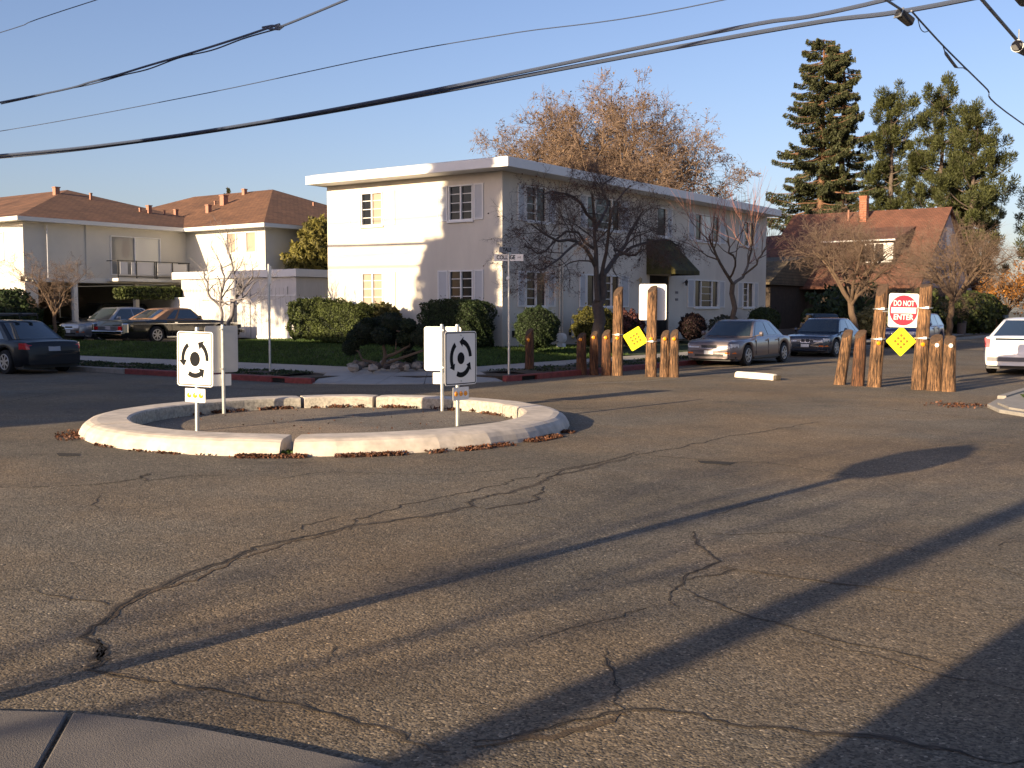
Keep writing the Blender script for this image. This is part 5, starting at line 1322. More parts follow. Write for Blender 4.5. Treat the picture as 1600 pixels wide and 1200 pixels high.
bush('shrub', 'dark reddish dome shrub under the lower right window', (1.3, 11.5, 1.0), (.45, .85, .55), leafmat('bush_leaf_dark_red', (.032, .018, .018), .6), 6000, .038)
bush('clipped_bush', 'dark clipped ball shrub at the far end of the cream building', (1.3, 19.0, 1.2), (.6, 1.35, .62), M_bush, 7000, .045)
bush('shrub', 'scruffy grey green shrub behind the lilac grey sedan', (1.3, 14.6, .95), (.4, 1.2, .5), leafmat('bush_leaf_grey', (.07, .075, .055), .5), 1500, .07, core=.5, lumpy=.2)
bush('box_hedge', 'square dark clipped hedge under the shaded left face windows', (-1.05, -1.1, 1.2), (1.12, .7, .78), M_bush, 24000, .034, box=True)
bush('box_hedge', 'tall olive hedge block nearest the white fence', (-7.45, -1.1, 1.32), (.95, .7, .74), M_bushlit, 17000, .042, box=True, lumpy=.09)
bush('box_hedge', 'longer dark hedge block in the middle of the left lawn', (-5.65, -1.4, 1.2), (1.2, .7, .68), M_bushlit, 20000, .042, box=True, lumpy=.08)
bush('shrub', 'spiky sunlit shrub at the right end of the long hedge', (-4.25, -1.0, 1.12), (.5, .5, .72), leafmat('bush_leaf_spiky', (.12, .11, .04), .5), 2600, .12, core=.6, lumpy=.2)
# hedge at far left and boxes by the carport
g = onY(15, 470, -6.2); bush('shrub', 'big dark shrub at the left picture edge', (g[0] - .6, -6.0, 1.35), (1.5, 1.2, 1.15), M_bush, 6000, .09)
g = onX(225, 453, -21.2); bush('box_hedge', 'hedge on top of the dark planter by the carport', (-21.6, g[1] + .7, g[2] - .15), (.4, 1.7, .28), M_bushlit, 3000, .08, box=True)
g = onY(110, 508, -4.2); bush('box_hedge', 'low lit hedge in front of the carport', (-21.2, -4.3, .75), (2.4, .4, .30), M_bushlit, 3600, .08, box=True)
# olive tree behind the garage
t = thing('olive_bush_tree', 'olive green bushy tree behind the garage left of the cream building', 'tree', (-16.0, 7.5, .4))
M_olive = leafmat('olive_leaf', (.15, .135, .035), .5)
for c_, r_ in (((-16.0, 7.5, 4.3), (1.1, 1.1, 1.5)), ((-16.6, 7.0, 3.8), (.8, .9, .9)), ((-15.0, 8.5, 4.7), (1.2, 1.1, 1.4)), ((-16.1, 7.6, 5.3), (.7, .7, .6)), ((-14.0, 9.2, 4.2), (1.2, 1.2, 1.6))):
    foliage_blob(t, c_, r_, M_olive, 3600, .10, None, .62, .2, elong=2.4)
build(MB().tube([(-16.0, 7.5, .4), (-16.0, 7.5, 4)], [.2, .12], 8), 'trunk', M_bark, t, wc=True)
# right background greenery
for lab, c_, r_, m_, s_ in (('green hedge mass beyond the street trees', (3.4, 38, 1.5), (1.2, 5, 1.3), M_bushlit, .16),
                     ('pale leaved shrub behind the thin street tree', (3.0, 30.5, 1.1), (.9, 1.3, .8), leafmat('bush_leaf_pale', (.24, .22, .10), .5), .12),
                     ('tall dark hedge along the bungalow', (0.3, 36, 1.6), (1.5, 7, 1.5), M_bush, .18),
                     ('green shrubs below the orange leaved tree', (3.8, 50, 1.4), (1.6, 6, 1.4), leafmat('bush_leaf_mid', (.07, .085, .025), .5), .18)):
    bush('hedge', lab, c_, r_, m_, 4200, s_, core=.8, lumpy=.14)

# topiary
g = G(594, 574, .22)
tp = thing('topiary_shrub', 'dark cloud pruned topiary with bent trunks on the lawn corner', 'shrub', (g[0], g[1], .2))
def tpx(px, py): return onY(px, py, g[1] + .2)
balls = [(548, 543, 11), (556, 527, 12), (570, 516, 14), (590, 510, 14), (612, 505, 15), (596, 524, 13), (617, 526, 14), (585, 525, 10), (632, 527, 9), (635, 535, 10), (638, 508, 9), (660, 524, 16), (640, 556, 9), (575, 505, 8), (605, 498, 8), (565, 530, 9)]
for i, (px, py, rp) in enumerate(balls):
    p = onY(px, py, g[1] + .2 + .30 * math.sin(i * 2.3)); r_ = rp / 46.0
    foliage_blob(tp, p, (r_, r_, r_ * .85), M_topi, 900, .034, None, .93, .05, name='foliage_ball')
def tl_(pts, r0, r1):
    P_ = [onY(px, py, g[1] + .2) for px, py in pts]; build(MB().tube(P_, list(np.linspace(r0, r1, len(P_))), 7), 'branch', mat('topiary_wood', (.10, .075, .055), .9), tp, wc=True)
tl_([(598, 572), (602, 556), (600, 545), (598, 530)], .07, .03); tl_([(590, 568), (566, 562), (561, 550), (552, 545)], .035, .02); tl_([(602, 558), (618, 552), (640, 540), (640, 530)], .05, .02); tl_([(598, 570), (625, 560), (660, 548), (672, 546)], .045, .025)
tl_([(618, 552), (619, 530)], .02, .015); tl_([(620, 517), (636, 520), (655, 528)], .02, .015)
# rocks
rs = random.Random(3)
rock_src = None
xs_r = sorted(rs.uniform(548, 690) for _ in range(44))
ORD = ['first', 'second', 'third', 'fourth', 'fifth', 'sixth', 'seventh', 'eighth', 'ninth', 'tenth', 'eleventh', 'twelfth', 'thirteenth', 'fourteenth', 'fifteenth', 'sixteenth', 'seventeenth', 'eighteenth', 'nineteenth', 'twentieth', 'twenty first', 'twenty second']
RM = [mat('rock', (.24, .20, .165)), mat('rock_pale', (.36, .32, .27), .9, noise=(7, .4), bump=(18, .6, .02)), mat('rock_dark', (.11, .09, .08), .9, noise=(7, .4), bump=(18, .6, .02))]
for i in range(44):
    px = xs_r[i]; py = rs.uniform(567, 577) - (2 if px > 600 else 0) ; p = G(px, py, .24)
    r_ = rs.uniform(.07, .14); mb = MB(); nu, nv = 8, 5; ph = [rs.uniform(0, 6) for _ in range(3)]
    for j in range(nv + 1):
        for k2 in range(nu):
            th_ = math.pi * j / nv; f_ = 2 * math.pi * k2 / nu; s_ = r_ * (1 + .18 * math.sin(3 * f_ + ph[0]) + .15 * math.sin(2 * th_ * 2 + ph[1] + f_))
            mb.v.append((s_ * 1.25 * math.sin(th_) * math.cos(f_), s_ * math.sin(th_) * math.sin(f_), s_ * .75 * math.cos(th_)))
    for j in range(nv):
        for k2 in range(nu): mb.f.append((j * nu + k2, (j + 1) * nu + k2, (j + 1) * nu + (k2 + 1) % nu, j * nu + (k2 + 1) % nu))
    tone = rs.randrange(3); o = build(mb, 'rock', RM[tone]); o.location = (p[0], p[1], .22 + r_ * .35); o.rotation_euler = (0, 0, rs.uniform(0, 6)); tag(o, '%s %s rock, %s from the %s of the heap below the topiary' % ('larger' if r_ > .105 else 'small', ['brown', 'pale', 'dark'][tone], ORD[i] if i < 22 else ORD[43 - i], 'left' if i < 22 else 'right'), 'rock', 'rocks heaped below the topiary')

# ================================================================== TREES
def bare_tree(name, label, limbs, levels, m, group=None, leaf=None, seed=1, twigm=None, lvl_sides=(10, 6, 4, 3, 3, 3), base=None):
    """limbs: list of (points, r0, r1) explicit in world coords; levels: list of dict for spawn"""
    global rng
    rng = np.random.default_rng(seed)
    b = base or limbs[0][0][0]
    t = thing(name, label, 'tree', b, 0, group)
    parts = []
    Ls = [limb(*l) for l in limbs]
    P0 = np.stack([l[0] for l in Ls]); R0 = np.stack([l[1] for l in Ls])
    V, Fq = tubes_np(P0, R0, 10); np_mesh('trunk', V, Fq, m, t, True, True)
    start = [i for i in range(len(limbs)) if len(limbs[i]) < 4 or limbs[i][3] is not False]
    P_, R_ = P0[1:], R0[1:]; parts = []; tw = []
    for li, kw in enumerate(levels):
        P_, R_ = spawn(P_, R_, **kw); sd_ = lvl_sides[min(li + 1, 5)]
        (parts if li < len(levels) - 1 or len(levels) == 1 else tw).append(tubes_np(P_, R_, sd_))
    if parts: V, Fq = merge([(v, f) for v, f in parts]); ob_ = np_mesh('branches', V, Fq, m, t, True, True); ob_['kind'] = 'stuff'
    if tw: V, Fq = merge(tw); o = np_mesh('twigs', V, Fq, twigm or m, t, True); o['kind'] = 'stuff'
    if leaf:
        n, size, lm = leaf; tips = P_[:, -3:].reshape(-1, 3); idx = rng.integers(0, len(tips), n); Q = tips[idx] + rng.normal(size=(n, 3)) * size * .8
        V, Fq = leaves(Q, size, 1.4); o = np_mesh('leaves', V, Fq, lm, t, True); o['kind'] = 'stuff'
    return t
def street_tree(name, label, x, y, H, spread, seed, m, zfork=1.9, tr=.17, lean=0, leaf=None, nl=6, twigs=7, twigm=None, up=.12, flat=.5, group='bare street trees', lv=None, z0=.1, pts=None):
    rs = random.Random(seed); limbs = [([(x, y, z0), (x + lean * .3, y, zfork * .5), (x + lean, y, zfork)], tr, tr * .8)]
    for i in range(nl):
        a = 2 * math.pi * i / nl + rs.uniform(-.4, .4); r_ = spread * rs.uniform(.55, .85); h = H * rs.uniform(.62, .84) * (1 if i % 2 else .9)
        p0 = (x + lean, y, zfork - rs.uniform(0, .25))
        p1 = (x + lean + math.cos(a) * r_ * .45, y + math.sin(a) * r_ * .45, zfork + (h - zfork) * flat); p2 = (x + lean + math.cos(a) * r_, y + math.sin(a) * r_, h)
        limbs.append(([p0, p1, p2], tr * .55, tr * .15))
    lv = lv or [dict(nch=6, ratio=.62, ang=48, t0=.3, k=5, up=up, rr=.6, wander=.2), dict(nch=5, ratio=.6, ang=45, t0=.2, k=4, up=up * .6, rr=.6, wander=.25), dict(nch=twigs, ratio=.62, ang=42, t0=.15, k=4, up=.03, rr=.6, wander=.3, minr=.005), dict(nch=4, ratio=.7, ang=40, t0=.15, k=3, up=.0, rr=.7, wander=.3, minr=.0045)]
    return bare_tree(name, label, limbs, lv, m, group, leaf, seed, twigm)
M_twdark = mat('twig_dark', (.075, .052, .046), .9); M_twred = mat('twig_red', (.30, .13, .10), .8); M_twtan = mat('twig_tan', (.18, .125, .092), .85); M_twgrey = mat('twig_grey', (.20, .18, .18), .85)
# dark tree in front of the right face
bx, by = 5.05, -2.2
c = onX(940, 400, 4.2)
L1 = lambda *pp: [onX(px, py, X) for px, py, X in pp]
limbs = [(L1((934, 572, 5.05), (936, 500, 5.0), (940, 430, 4.95)), .20, .14),
         (L1((934, 470, 5.0), (930, 400, 4.9), (928, 340, 4.8), (925, 300, 4.9)), .09, .02), (L1((940, 430, 4.95), (965, 400, 4.6), (985, 360, 4.3), (1005, 330, 4.2)), .085, .02),
         (L1((940, 430, 4.95), (950, 380, 5.2), (955, 330, 5.6), (985, 290, 5.6)), .06, .018), (L1((932, 420, 4.9), (905, 378, 4.9), (870, 375, 5.1), (830, 350, 5.0)), .065, .018),
         (L1((930, 390, 4.9), (890, 360, 4.4), (850, 395, 4.2), (820, 385, 4.0)), .045, .015), (L1((960, 400, 4.6), (1000, 380, 4.8), (1040, 375, 5.0), (1060, 385, 5.2)), .05, .02),
         (L1((928, 345, 4.8), (900, 310, 4.6), (870, 300, 4.4), (845, 305, 4.2)), .05, .02), (L1((930, 360, 4.8), (950, 320, 4.3), (940, 290, 4.2), (960, 275, 4.1)), .05, .02),
         (L1((960, 390, 5.0), (990, 400, 5.9), (1010, 380, 6.3), (1030, 390, 6.5)), .04, .015), (L1((905, 378, 4.9), (880, 400, 5.4), (850, 420, 5.7), (835, 415, 5.8)), .04, .015)]
bare_tree('bare_street_tree', 'dark bare street tree in front of the cream building entrance side', limbs,
          [dict(nch=10, ratio=.34, ang=55, t0=.25, k=5, up=.02, rr=.42, wander=.25), dict(nch=6, ratio=.55, ang=50, t0=.15, k=4, up=0, rr=.5, wander=.3), dict(nch=7, ratio=.62, ang=48, t0=.1, k=4, up=0, rr=.5, wander=.3, minr=.0035), dict(nch=4, ratio=.62, ang=45, t0=.1, k=3, up=0, rr=.6, wander=.3, minr=.003)],
          mat('bark_dark', (.085, .068, .06), .95, noise=(9, .4), bump=(20, .7, .02)), 'bare street trees', (2600, .035, leafmat('withered_leaf', (.10, .05, .035), .5)), 21, M_twdark)
# second, reddish-topped small tree
limbs = [(L1((1146, 540, 5.2), (1146, 480, 5.2), (1145, 442, 5.2)), .10, .085),
         (L1((1145, 444, 5.2), (1128, 415, 5.2), (1115, 385, 5.2), (1108, 370, 5.2)), .06, .03), (L1((1146, 444, 5.2), (1165, 425, 5.0), (1172, 400, 4.9), (1172, 370, 4.8)), .06, .03), (L1((1140, 435, 5.2), (1150, 410, 5.8), (1140, 390, 6.0), (1138, 370, 6.0)), .04, .02), (L1((1160, 430, 5.0), (1180, 415, 5.6), (1192, 395, 5.9), (1200, 380, 6.0)), .04, .02)]
bare_tree('bare_street_tree', 'small pollarded bare tree with reddish upright shoots above the sedan', limbs,
          [dict(nch=7, ratio=.6, ang=42, t0=.35, k=4, up=.12, rr=.6), dict(nch=7, ratio=1.0, ang=24, t0=.45, k=4, up=.22, rr=.5, wander=.1, minr=.006)], M_bark, 'bare street trees', None, 5, M_twred)
street_tree('bare_street_tree', 'tan bare tree with leaning trunk behind the short right posts', 5.3, 20.0, 6.3, 2.7, 31, M_bark2, 2.0, .17, -.3, None, 9, 8, M_twtan, up=.07, flat=.55)
street_tree('bare_street_tree', 'brown bare tree right of the DO NOT ENTER sign', 5.4, 36, 7.0, 3.8, 32, M_bark2, 2.3, .2, .2, None, 10, 8, M_twtan, up=.05)
street_tree('bare_street_tree', 'thin young bare tree close beside the right tall post', 4.4, 32.5, 3.6, 1.0, 33, M_bark2, 2.0, .07, 0, None, 4, 4, M_twtan, lv=[dict(nch=5, ratio=.6, ang=45, t0=.3, k=4, up=.1, rr=.6), dict(nch=5, ratio=.6, ang=45, t0=.1, k=4, rr=.6, minr=.005)])
street_tree('autumn_tree', 'small tree with orange and yellow leaves at the far right', 4.6, 56, 4.3, 2.5, 34, M_bark2, 1.6, .16, 0, (3800, .11, leafmat('autumn_leaf', (.30, .13, .025), .6)), 7, 4, M_twtan)
street_tree('autumn_tree', 'brownish leafed tree at the right picture edge', 9.0, 74, 7.2, 3.6, 35, M_bark2, 2.4, .2, 0, (3500, .13, leafmat('autumn_leaf_brown', (.17, .085, .045), .5)), 7, 4, M_twtan)
street_tree('bare_tree', 'tall bare tree on the skyline at the far right', 3.0, 95, 15, 4.5, 36, M_twgrey, 5.0, .25, 0, None, 6, 5, M_twgrey, up=.3, group=None)
# tree left by the coupe
Lg = lambda *pp: [onY(px, py, Y) for px, py, Y in pp]
limbs = [(Lg((348, 545, -4.6), (352, 525, -4.6), (356, 512, -4.6)), .11, .10),
         (Lg((356, 512, -4.6), (365, 485, -4.6), (372, 460, -4.5), (395, 432, -4.4)), .075, .03), (Lg((352, 516, -4.6), (345, 480, -4.7), (348, 440, -4.8), (345, 415, -4.8)), .06, .025),
         (Lg((345, 480, -4.7), (325, 460, -5.1), (322, 440, -5.3), (318, 425, -5.4)), .04, .02), (Lg((372, 462, -4.5), (368, 430, -4.2), (360, 400, -4.1), (352, 380, -4.1)), .04, .02), (Lg((345, 480, -4.7), (375, 465, -4.9), (390, 470, -5.2), (400, 480, -5.3)), .025, .015)]
bare_tree('bare_tree', 'grey bare tree rising in front of the vintage coupe', limbs,
          [dict(nch=7, ratio=.5, ang=42, t0=.25, k=5, up=.12, rr=.6), dict(nch=5, ratio=.55, ang=40, t0=.2, k=4, up=.1, rr=.6), dict(nch=4, ratio=.55, ang=38, t0=.2, k=3, up=.05, rr=.6, minr=.005)], M_twgrey, None, None, 8, M_twgrey)
street_tree('bare_tree', 'slender bare tree in front of the carport opening', onY(85, 480, -5)[0], -5.0, 4.0, 1.6, 37, M_bark2, 1.6, .08, 0, None, 5, 4, M_twtan, group=None, z0=.4)
# big bare sycamore behind the building
cx_, cy_ = onY(940, 200, 30)[0], 30.0
limbs = [([(cx_, cy_, .4), (cx_, cy_, 2.5), (cx_ + .2, cy_, 5)], .55, .4)]
rs = random.Random(4)
for i in range(34):
    a = 2.4 * i; el = .08 + 1.25 * ((i + .5) / 34); rr_ = 8.4; h0 = 5.4
    e = (cx_ + math.cos(a) * math.cos(el) * rr_, cy_ + math.sin(a) * math.cos(el) * rr_, h0 + math.sin(el) * 8.0)
    limbs.append(([(cx_ + .1, cy_, 4.4), (cx_ + (e[0] - cx_) * .5, cy_ + (e[1] - cy_) * .5, h0 + (e[2] - h0) * .55 + .4), e], .17, .035))
bare_tree('sycamore_tree', 'very large domed bare tree with tan twigs behind the cream building', limbs,
          [dict(nch=10, ratio=.36, ang=52, t0=.2, k=5, up=.05, rr=.55, wander=.25), dict(nch=6, ratio=.55, ang=48, t0=.2, k=4, up=.04, rr=.6, wander=.3), dict(nch=6, ratio=.60, ang=45, t0=.15, k=4, up=.03, rr=.6, wander=.35, minr=.014), dict(nch=4, ratio=.75, ang=45, t0=.2, k=3, up=.0, rr=.7, wander=.3, minr=.013)],
          mat('bark_tan', (.20, .135, .09), .9, noise=(3, .3)), None, (24000, .09, leafmat('clinging_leaf', (.20, .135, .082), .6)), 44, M_twtan)
# small twiggy trees on the skyline left
street_tree('bare_tree', 'bare tree peeking above the roof left of the cream building', onY(485, 300, 32)[0], 32, 11.0, 3.2, 38, M_twgrey, 4, .2, 0, None, 6, 4, M_twgrey, up=.2, group=None)

# conifers
def conifer(name, label, x, y, H, m, spread, seed, kind='redwood', barkm=M_barkred, zlow=2, n=110, tuft=.0, prof=None, lean=(0, 0), dens=1.0):
    global rng
    rng = np.random.default_rng(seed); rs = random.Random(seed)
    t = thing(name, label, 'tree', (x, y, .3))
    tr = limb([(x, y, .3), (x + lean[0] * .5, y + lean[1] * .5, H * .5), (x + lean[0], y + lean[1], H)], H * .018 + .1, .03, 14, .04)
    V, Fq = tubes_np(tr[0][None], tr[1][None], 9); np_mesh('trunk', V, Fq, barkm, t, True, True)
    P_, D_ = [], []; bl, br_ = [], []
    for i in range(n):
        f = (i + rs.random()) / n; z = zlow + (H - zlow) * f; a = rs.uniform(0, 2 * math.pi)
        sp_ = np.interp(f, [p[0] for p in prof], [p[1] for p in prof]) * spread * rs.uniform(.45, 1.15)
        bx_, by_ = x + lean[0] * z / H, y + lean[1] * z / H; k = 7; pts = []
        for j in range(k):
            s_ = j / (k - 1)
            if kind == 'redwood': zz = z - sp_ * (.10 + .25 * ((i * 37) % 11) / 11) * s_ + sp_ * .20 * s_ * s_ * s_ + .1 * rs.random()
            else: zz = z + sp_ * (.2 * s_ + (.15 + .6 * ((i * 29) % 7) / 7) * s_ * s_)
            pts.append((bx_ + math.cos(a) * sp_ * s_ + rs.gauss(0, .05) * s_, by_ + math.sin(a) * sp_ * s_ + rs.gauss(0, .05) * s_, zz))
        pts = np.array(pts); bl.append(pts); br_.append(np.linspace(.03 + sp_ * .014, .012, k))
        if kind == 'redwood':
            m_ = int((55 + 75 * sp_) * dens); s_ = .12 + .88 * rng.random(m_) ** .8; ft = s_ * (k - 1); i0 = np.minimum(ft.astype(int), k - 2); fr = (ft - i0)[:, None]
            q = pts[i0] * (1 - fr) + pts[i0 + 1] * fr; side = np.array([-math.sin(a), math.cos(a), 0]); wv = (rng.random(m_) * 2 - 1) * (.15 + .30 * sp_ * .5) * (1.1 - s_)
            q = q + side * wv[:, None] + np.stack([np.zeros(m_), np.zeros(m_), -rng.random(m_) * .40 - np.abs(wv) * .25], -1)
            P_.append(q); D_.append(np.stack([np.full(m_, math.cos(a)) * .6, np.full(m_, math.sin(a)) * .6, -.5 - .3 * rng.random(m_)], -1) + side * (np.sign(wv) * .6)[:, None])
        else:
            nt_ = max(2, int(sp_ * 1.9 * dens))
            for q_ in range(nt_):
                s_ = .35 + .65 * (q_ + rs.random()) / nt_; ft = s_ * (k - 1); i0 = min(int(ft), k - 2); c_ = pts[i0] * (1 - (ft - i0)) + pts[i0 + 1] * (ft - i0)
                c_ = c_ + np.array([rs.gauss(0, .45), rs.gauss(0, .45), rs.gauss(.35, .6)]); m_ = int(210)
                u_ = unit(rng.normal(size=(m_, 3))); rad = .08 + .46 * rng.random(m_)[:, None] ** .6 * rs.uniform(.6, 1.2)
                P_.append(c_ + u_ * rad * np.array([.95, .95, 1.1])); D_.append(u_ + np.array([0, 0, .7]))
    V, Fq = tubes_np(np.array(bl), np.array(br_), 4); np_mesh('limbs', V, Fq, barkm, t, True)
    P_ = np.concatenate(P_); D_ = np.concatenate(D_)
    V, Fq = leaves(P_, .085 if kind == 'redwood' else .06, 3.2 if kind == 'redwood' else 4.6, D=D_); o = np_mesh('needle_foliage', V, Fq, m, t, True); o['kind'] = 'stuff'
    return t
def colpx(px, Y): p = onY(px, 484, Y); return p[0]
pr1 = [(0, 1.0), (.2, .88), (.4, .68), (.55, .6), (.7, .48), (.82, .42), (.93, .36), (1, .2)]
Yr = 66.0
def top_of(px, py, Y): return onY(px, py, Y)
a_ = top_of(1288, 62, Yr); conifer('redwood_tree', 'tallest dark redwood with ragged top rising behind the red roof', a_[0], Yr, a_[2], M_needle, 7.0, 51, 'redwood', M_barkred, 2.5, 270, prof=pr1, dens=1.5)
a_ = top_of(1300, 75, Yr + .5); conifer('redwood_tree', 'twin stem redwood touching the tallest one', a_[0] + 1.0, Yr + .9, a_[2] - .3, M_needle, 4.8, 52, 'redwood', M_barkred, 4, 140, prof=pr1, dens=1.1)
a_ = top_of(1395, 160, Yr + 2); conifer('pine_tree', 'middle pine between the redwood and the broad right pine', a_[0], Yr + 2, a_[2], M_pine, 2.7, 53, 'pine', M_bark, 6.5, 74, prof=[(0, .8), (.3, .95), (.6, 1), (.85, .8), (1, .45)], dens=.95)
a_ = top_of(1478, 150, Yr + 1); conifer('pine_tree', 'broad pine with two crowns, left crown', a_[0] - .2, Yr + 1, a_[2], M_pine, 2.9, 54, 'pine', M_bark, 5.5, 80, prof=[(0, .8), (.3, 1.1), (.55, 1), (.8, .65), (1, .35)], dens=.95)
a_ = top_of(1530, 170, Yr - 2); conifer('pine_tree', 'right most leaning pine of the tall group', a_[0] - .6, Yr - 2, a_[2] - .5, M_pine, 2.9, 55, 'pine', M_bark, 6.5, 62, prof=[(0, .8), (.3, 1.15), (.55, .95), (.8, .65), (1, .3)], lean=(.5, 0), dens=.95)
a_ = top_of(1235, 235, Yr - 14); conifer('conifer_tree', 'lower dark conifer filling the gap beside the cream building roof', a_[0] + .3, Yr - 8, 8.8, M_needle, 3.8, 56, 'redwood', M_barkred, 1.5, 80, prof=[(0, 1), (.4, .95), (.7, .75), (1, .3)], dens=1.2)
a_ = top_of(1530, 335, 80); conifer('pine_tree', 'distant dark pine below the skyline bare tree', a_[0], 80, a_[2] + .3, M_pine, 2.8, 57, 'pine', M_bark, 2.5, 34, prof=[(0, .9), (.5, 1), (1, .5)])
a_ = top_of(1612, 300, 70); conifer('pine_tree', 'distant pine at the right picture edge', a_[0] + .9, 70, a_[2] + 1, M_pine, 2.2, 58, 'pine', M_bark, 2.5, 34, prof=[(0, .9), (.5, 1), (1, .5)])
a_ = top_of(355, 292, 40); conifer('conifer_tree', 'small dark conifer tip above the left roof ridge', a_[0], 40, a_[2], M_needle, 1.6, 59, 'redwood', M_bark, 3, 40, prof=[(0, 1), (1, .2)])

# ================================================================== SMALL STREET FURNITURE
g = G(1502, 523, .1)
t = thing('trash_bin', 'dark lidded trash bin on the far sidewalk', 'bin', (g[0], g[1], .1)); build(MB().lathe([(.26, 0), (.30, .75)], 14), 'bin', mat('bin_grey', (.12, .09, .08), .7), t); build(MB().lathe([(.33, .75), (.33, .82), (.2, .92), (.02, .95)], 14), 'lid', M_black, t)
for i, px in enumerate((1540, 1556, 1570)):
    g = G(px, 521, .1); t = thing('mailbox', ['left mailbox of three on wooden posts by the hatchback', 'middle mailbox of three by the hatchback', 'right mailbox of three by the hatchback'][i], 'mailbox', (g[0], g[1], .1), TH, 'mailboxes by the road')
    build(MB().box(-.05, .05, -.05, .05, 0, 1.0), 'post', M_log, t)
    build(MB().plate([(-.12, 1.0), (.12, 1.0), (.12, 1.14)] + [(.12 * math.cos(a), 1.14 + .1 * math.sin(a)) for a in np.linspace(.3, 2.84, 7)] + [(-.12, 1.14)], -.25, .25), 'box', mat('mailbox_blue', (.05, .08, .12), .4), t)

# ================================================================== OVERHEAD CABLES
def cable(pts, r, name, label, cat='cable', m=M_cable, sag=None, n=24, wob_=0):
    P_ = limb(pts, 1, 1, n, 0)[0]
    if wob_: P_[:, 2] += wob_ * np.sin(np.arange(n) * 1.3)
    o = build(MB().tube([tuple(p) for p in P_], r, 7), name, m); return tag(o, label, cat, 'overhead cables')
YW = -10.5
def W1(pxs, Y):
    if len(pxs) > 6 and Y != -15:
        xs = [p[0] for p in pxs]; c = np.polyfit(xs, [p[1] for p in pxs], 3)
        return [onY(x, float(np.polyval(c, x)), Y) for x in np.linspace(xs[0], xs[-1], 8)]
    return [onY(px, py, Y) for px, py in pxs]
a_ = W1([(0, 243), (200, 220), (400, 192), (600, 158), (780, 119), (1000, 72), (1200, 36), (1380, 0)], YW)
a_ = [(a_[0][0] - 18, YW, a_[0][2] + .7)] + a_ + [(23.8, YW, 7.6)]
cable(a_, .038, 'overhead_cable', 'thick upper cable strand crossing the whole sky', n=60)
b_ = W1([(0, 246), (200, 223), (400, 195), (600, 161), (780, 125), (1000, 82), (1200, 50), (1400, 16), (1500, 0)], YW + .12)
b_ = [(b_[0][0] - 18, YW + .12, b_[0][2] + .7)] + b_ + [(23.8, YW + .1, 7.1)]
cable(b_, .042, 'overhead_cable', 'thick lower cable strand crossing the whole sky', n=60)
c_ = W1([(0, 160), (150, 126), (230, 103), (330, 73), (430, 40), (540, 0)], -15); c_ = [(c_[0][0] - 20, -15, c_[0][2] + .2)] + c_ + [(23.6, -15, 9.4)]
cable(c_, .022, 'overhead_cable', 'twisted service cable crossing the upper left sky', n=60)
cable([(p[0], p[1] + .03, p[2] - .015 - .03 * (i % 2)) for i, p in enumerate(W1([(0, 161), (50, 148), (90, 140), (140, 128), (190, 116), (230, 104), (280, 88), (330, 74), (380, 58), (430, 41)], -15))], .014, 'overhead_cable', 'loose strand wound round the upper left service cable', n=50)
mb = MB().tube([onY(410, 43, -15), onY(425, 40, -15), onY(443, 41, -15), onY(436, 46, -15), onY(420, 45, -15)], .02, 6); o = build(mb, 'cable_splice', M_cable); tag(o, 'small looped splice on the upper left cable', 'splice')
d_ = W1([(0, 205), (300, 150), (600, 87), (800, 52), (1130, 0)], YW); d_ = [(d_[0][0] - 18, YW, d_[0][2] + .2)] + d_ + [(23.8, YW, 7.9)]
cable(d_, .011, 'overhead_cable', 'thin single wire between the thick cable and the upper left one', n=50)
e_ = W1([(0, 51), (150, 0)], -16.5); dx_ = (e_[1][0] - e_[0][0], e_[1][2] - e_[0][2]); cable([(e_[0][0] - dx_[0] * 3, -16.5, e_[0][2] - dx_[1] * 1.2), e_[0], e_[1], (23.5, -16.5, e_[1][2] + dx_[1] * 4)], .009, 'overhead_cable', 'faint thin wire in the top left corner', n=20)
# drop up the right street
k0 = np.array(onY(1424, 17, YW)); Xd = k0[0]
pts = [tuple(k0)] + [onX(px, py, Xd) for px, py in ((1450, 46), (1482, 80), (1540, 137), (1600, 195))]; pts.append((pts[-1][0], pts[-1][1] + 30, pts[-1][2] + .3))
cable(pts, .016, 'service_drop', 'service drop cable falling to the right from the splice box', n=40)
cable([onX(1434, 29, Xd), onX(1438, 44, Xd), onX(1444, 50, Xd), onX(1452, 48, Xd)], .008, 'cable_loop', 'thin slack loop just below the splice box', n=12)
mb = MB().tube([onX(1473, 71, Xd), onX(1476, 80, Xd), onX(1478, 84, Xd), onX(1493, 104, Xd), onX(1497, 106, Xd), onX(1505, 106, Xd), onX(1513, 111, Xd)], [.009, .01, .028, .028, .01, .009, .009], 8); o = build(mb, 'cable_connector', M_cable); tag(o, 'slim connector sleeve on the falling service drop', 'connector')
pts = [onY(1385, 0, YW - 1.2), onY(1411, 17, YW)]; v = np.array(pts[0]) - np.array(pts[1]); cable([tuple(np.array(pts[1]) + v * 6), pts[0], pts[1]], .022, 'service_drop', 'cable dropping from the top edge into the splice box', n=12)
mb = MB().box(-.17, .17, -.07, .07, -.085, .055); o = build(mb, 'splice_box', M_black, bevel=.03); o.location = onY(1414, 26, YW); o.rotation_euler = (0, R(25), R(60)); tag(o, 'black ribbed splice box hanging at the cable junction', 'splice box')
build(MB().box(-.15, -.13, -.078, .078, -.095, .065), 'end_plate', M_galv, o)
k1 = G(1535, 0, 6.7); k2 = G(1600, 75, 6.6); v = np.array(k2) - np.array(k1)
cable([tuple(np.array(k1) - v * 2.2), k1, k2, tuple(np.array(k2) + v * 8)], .03, 'overhead_cable', 'cable crossing the top right corner above the black cylinder', n=20)
g_ = G(1585, 72, 6.35)
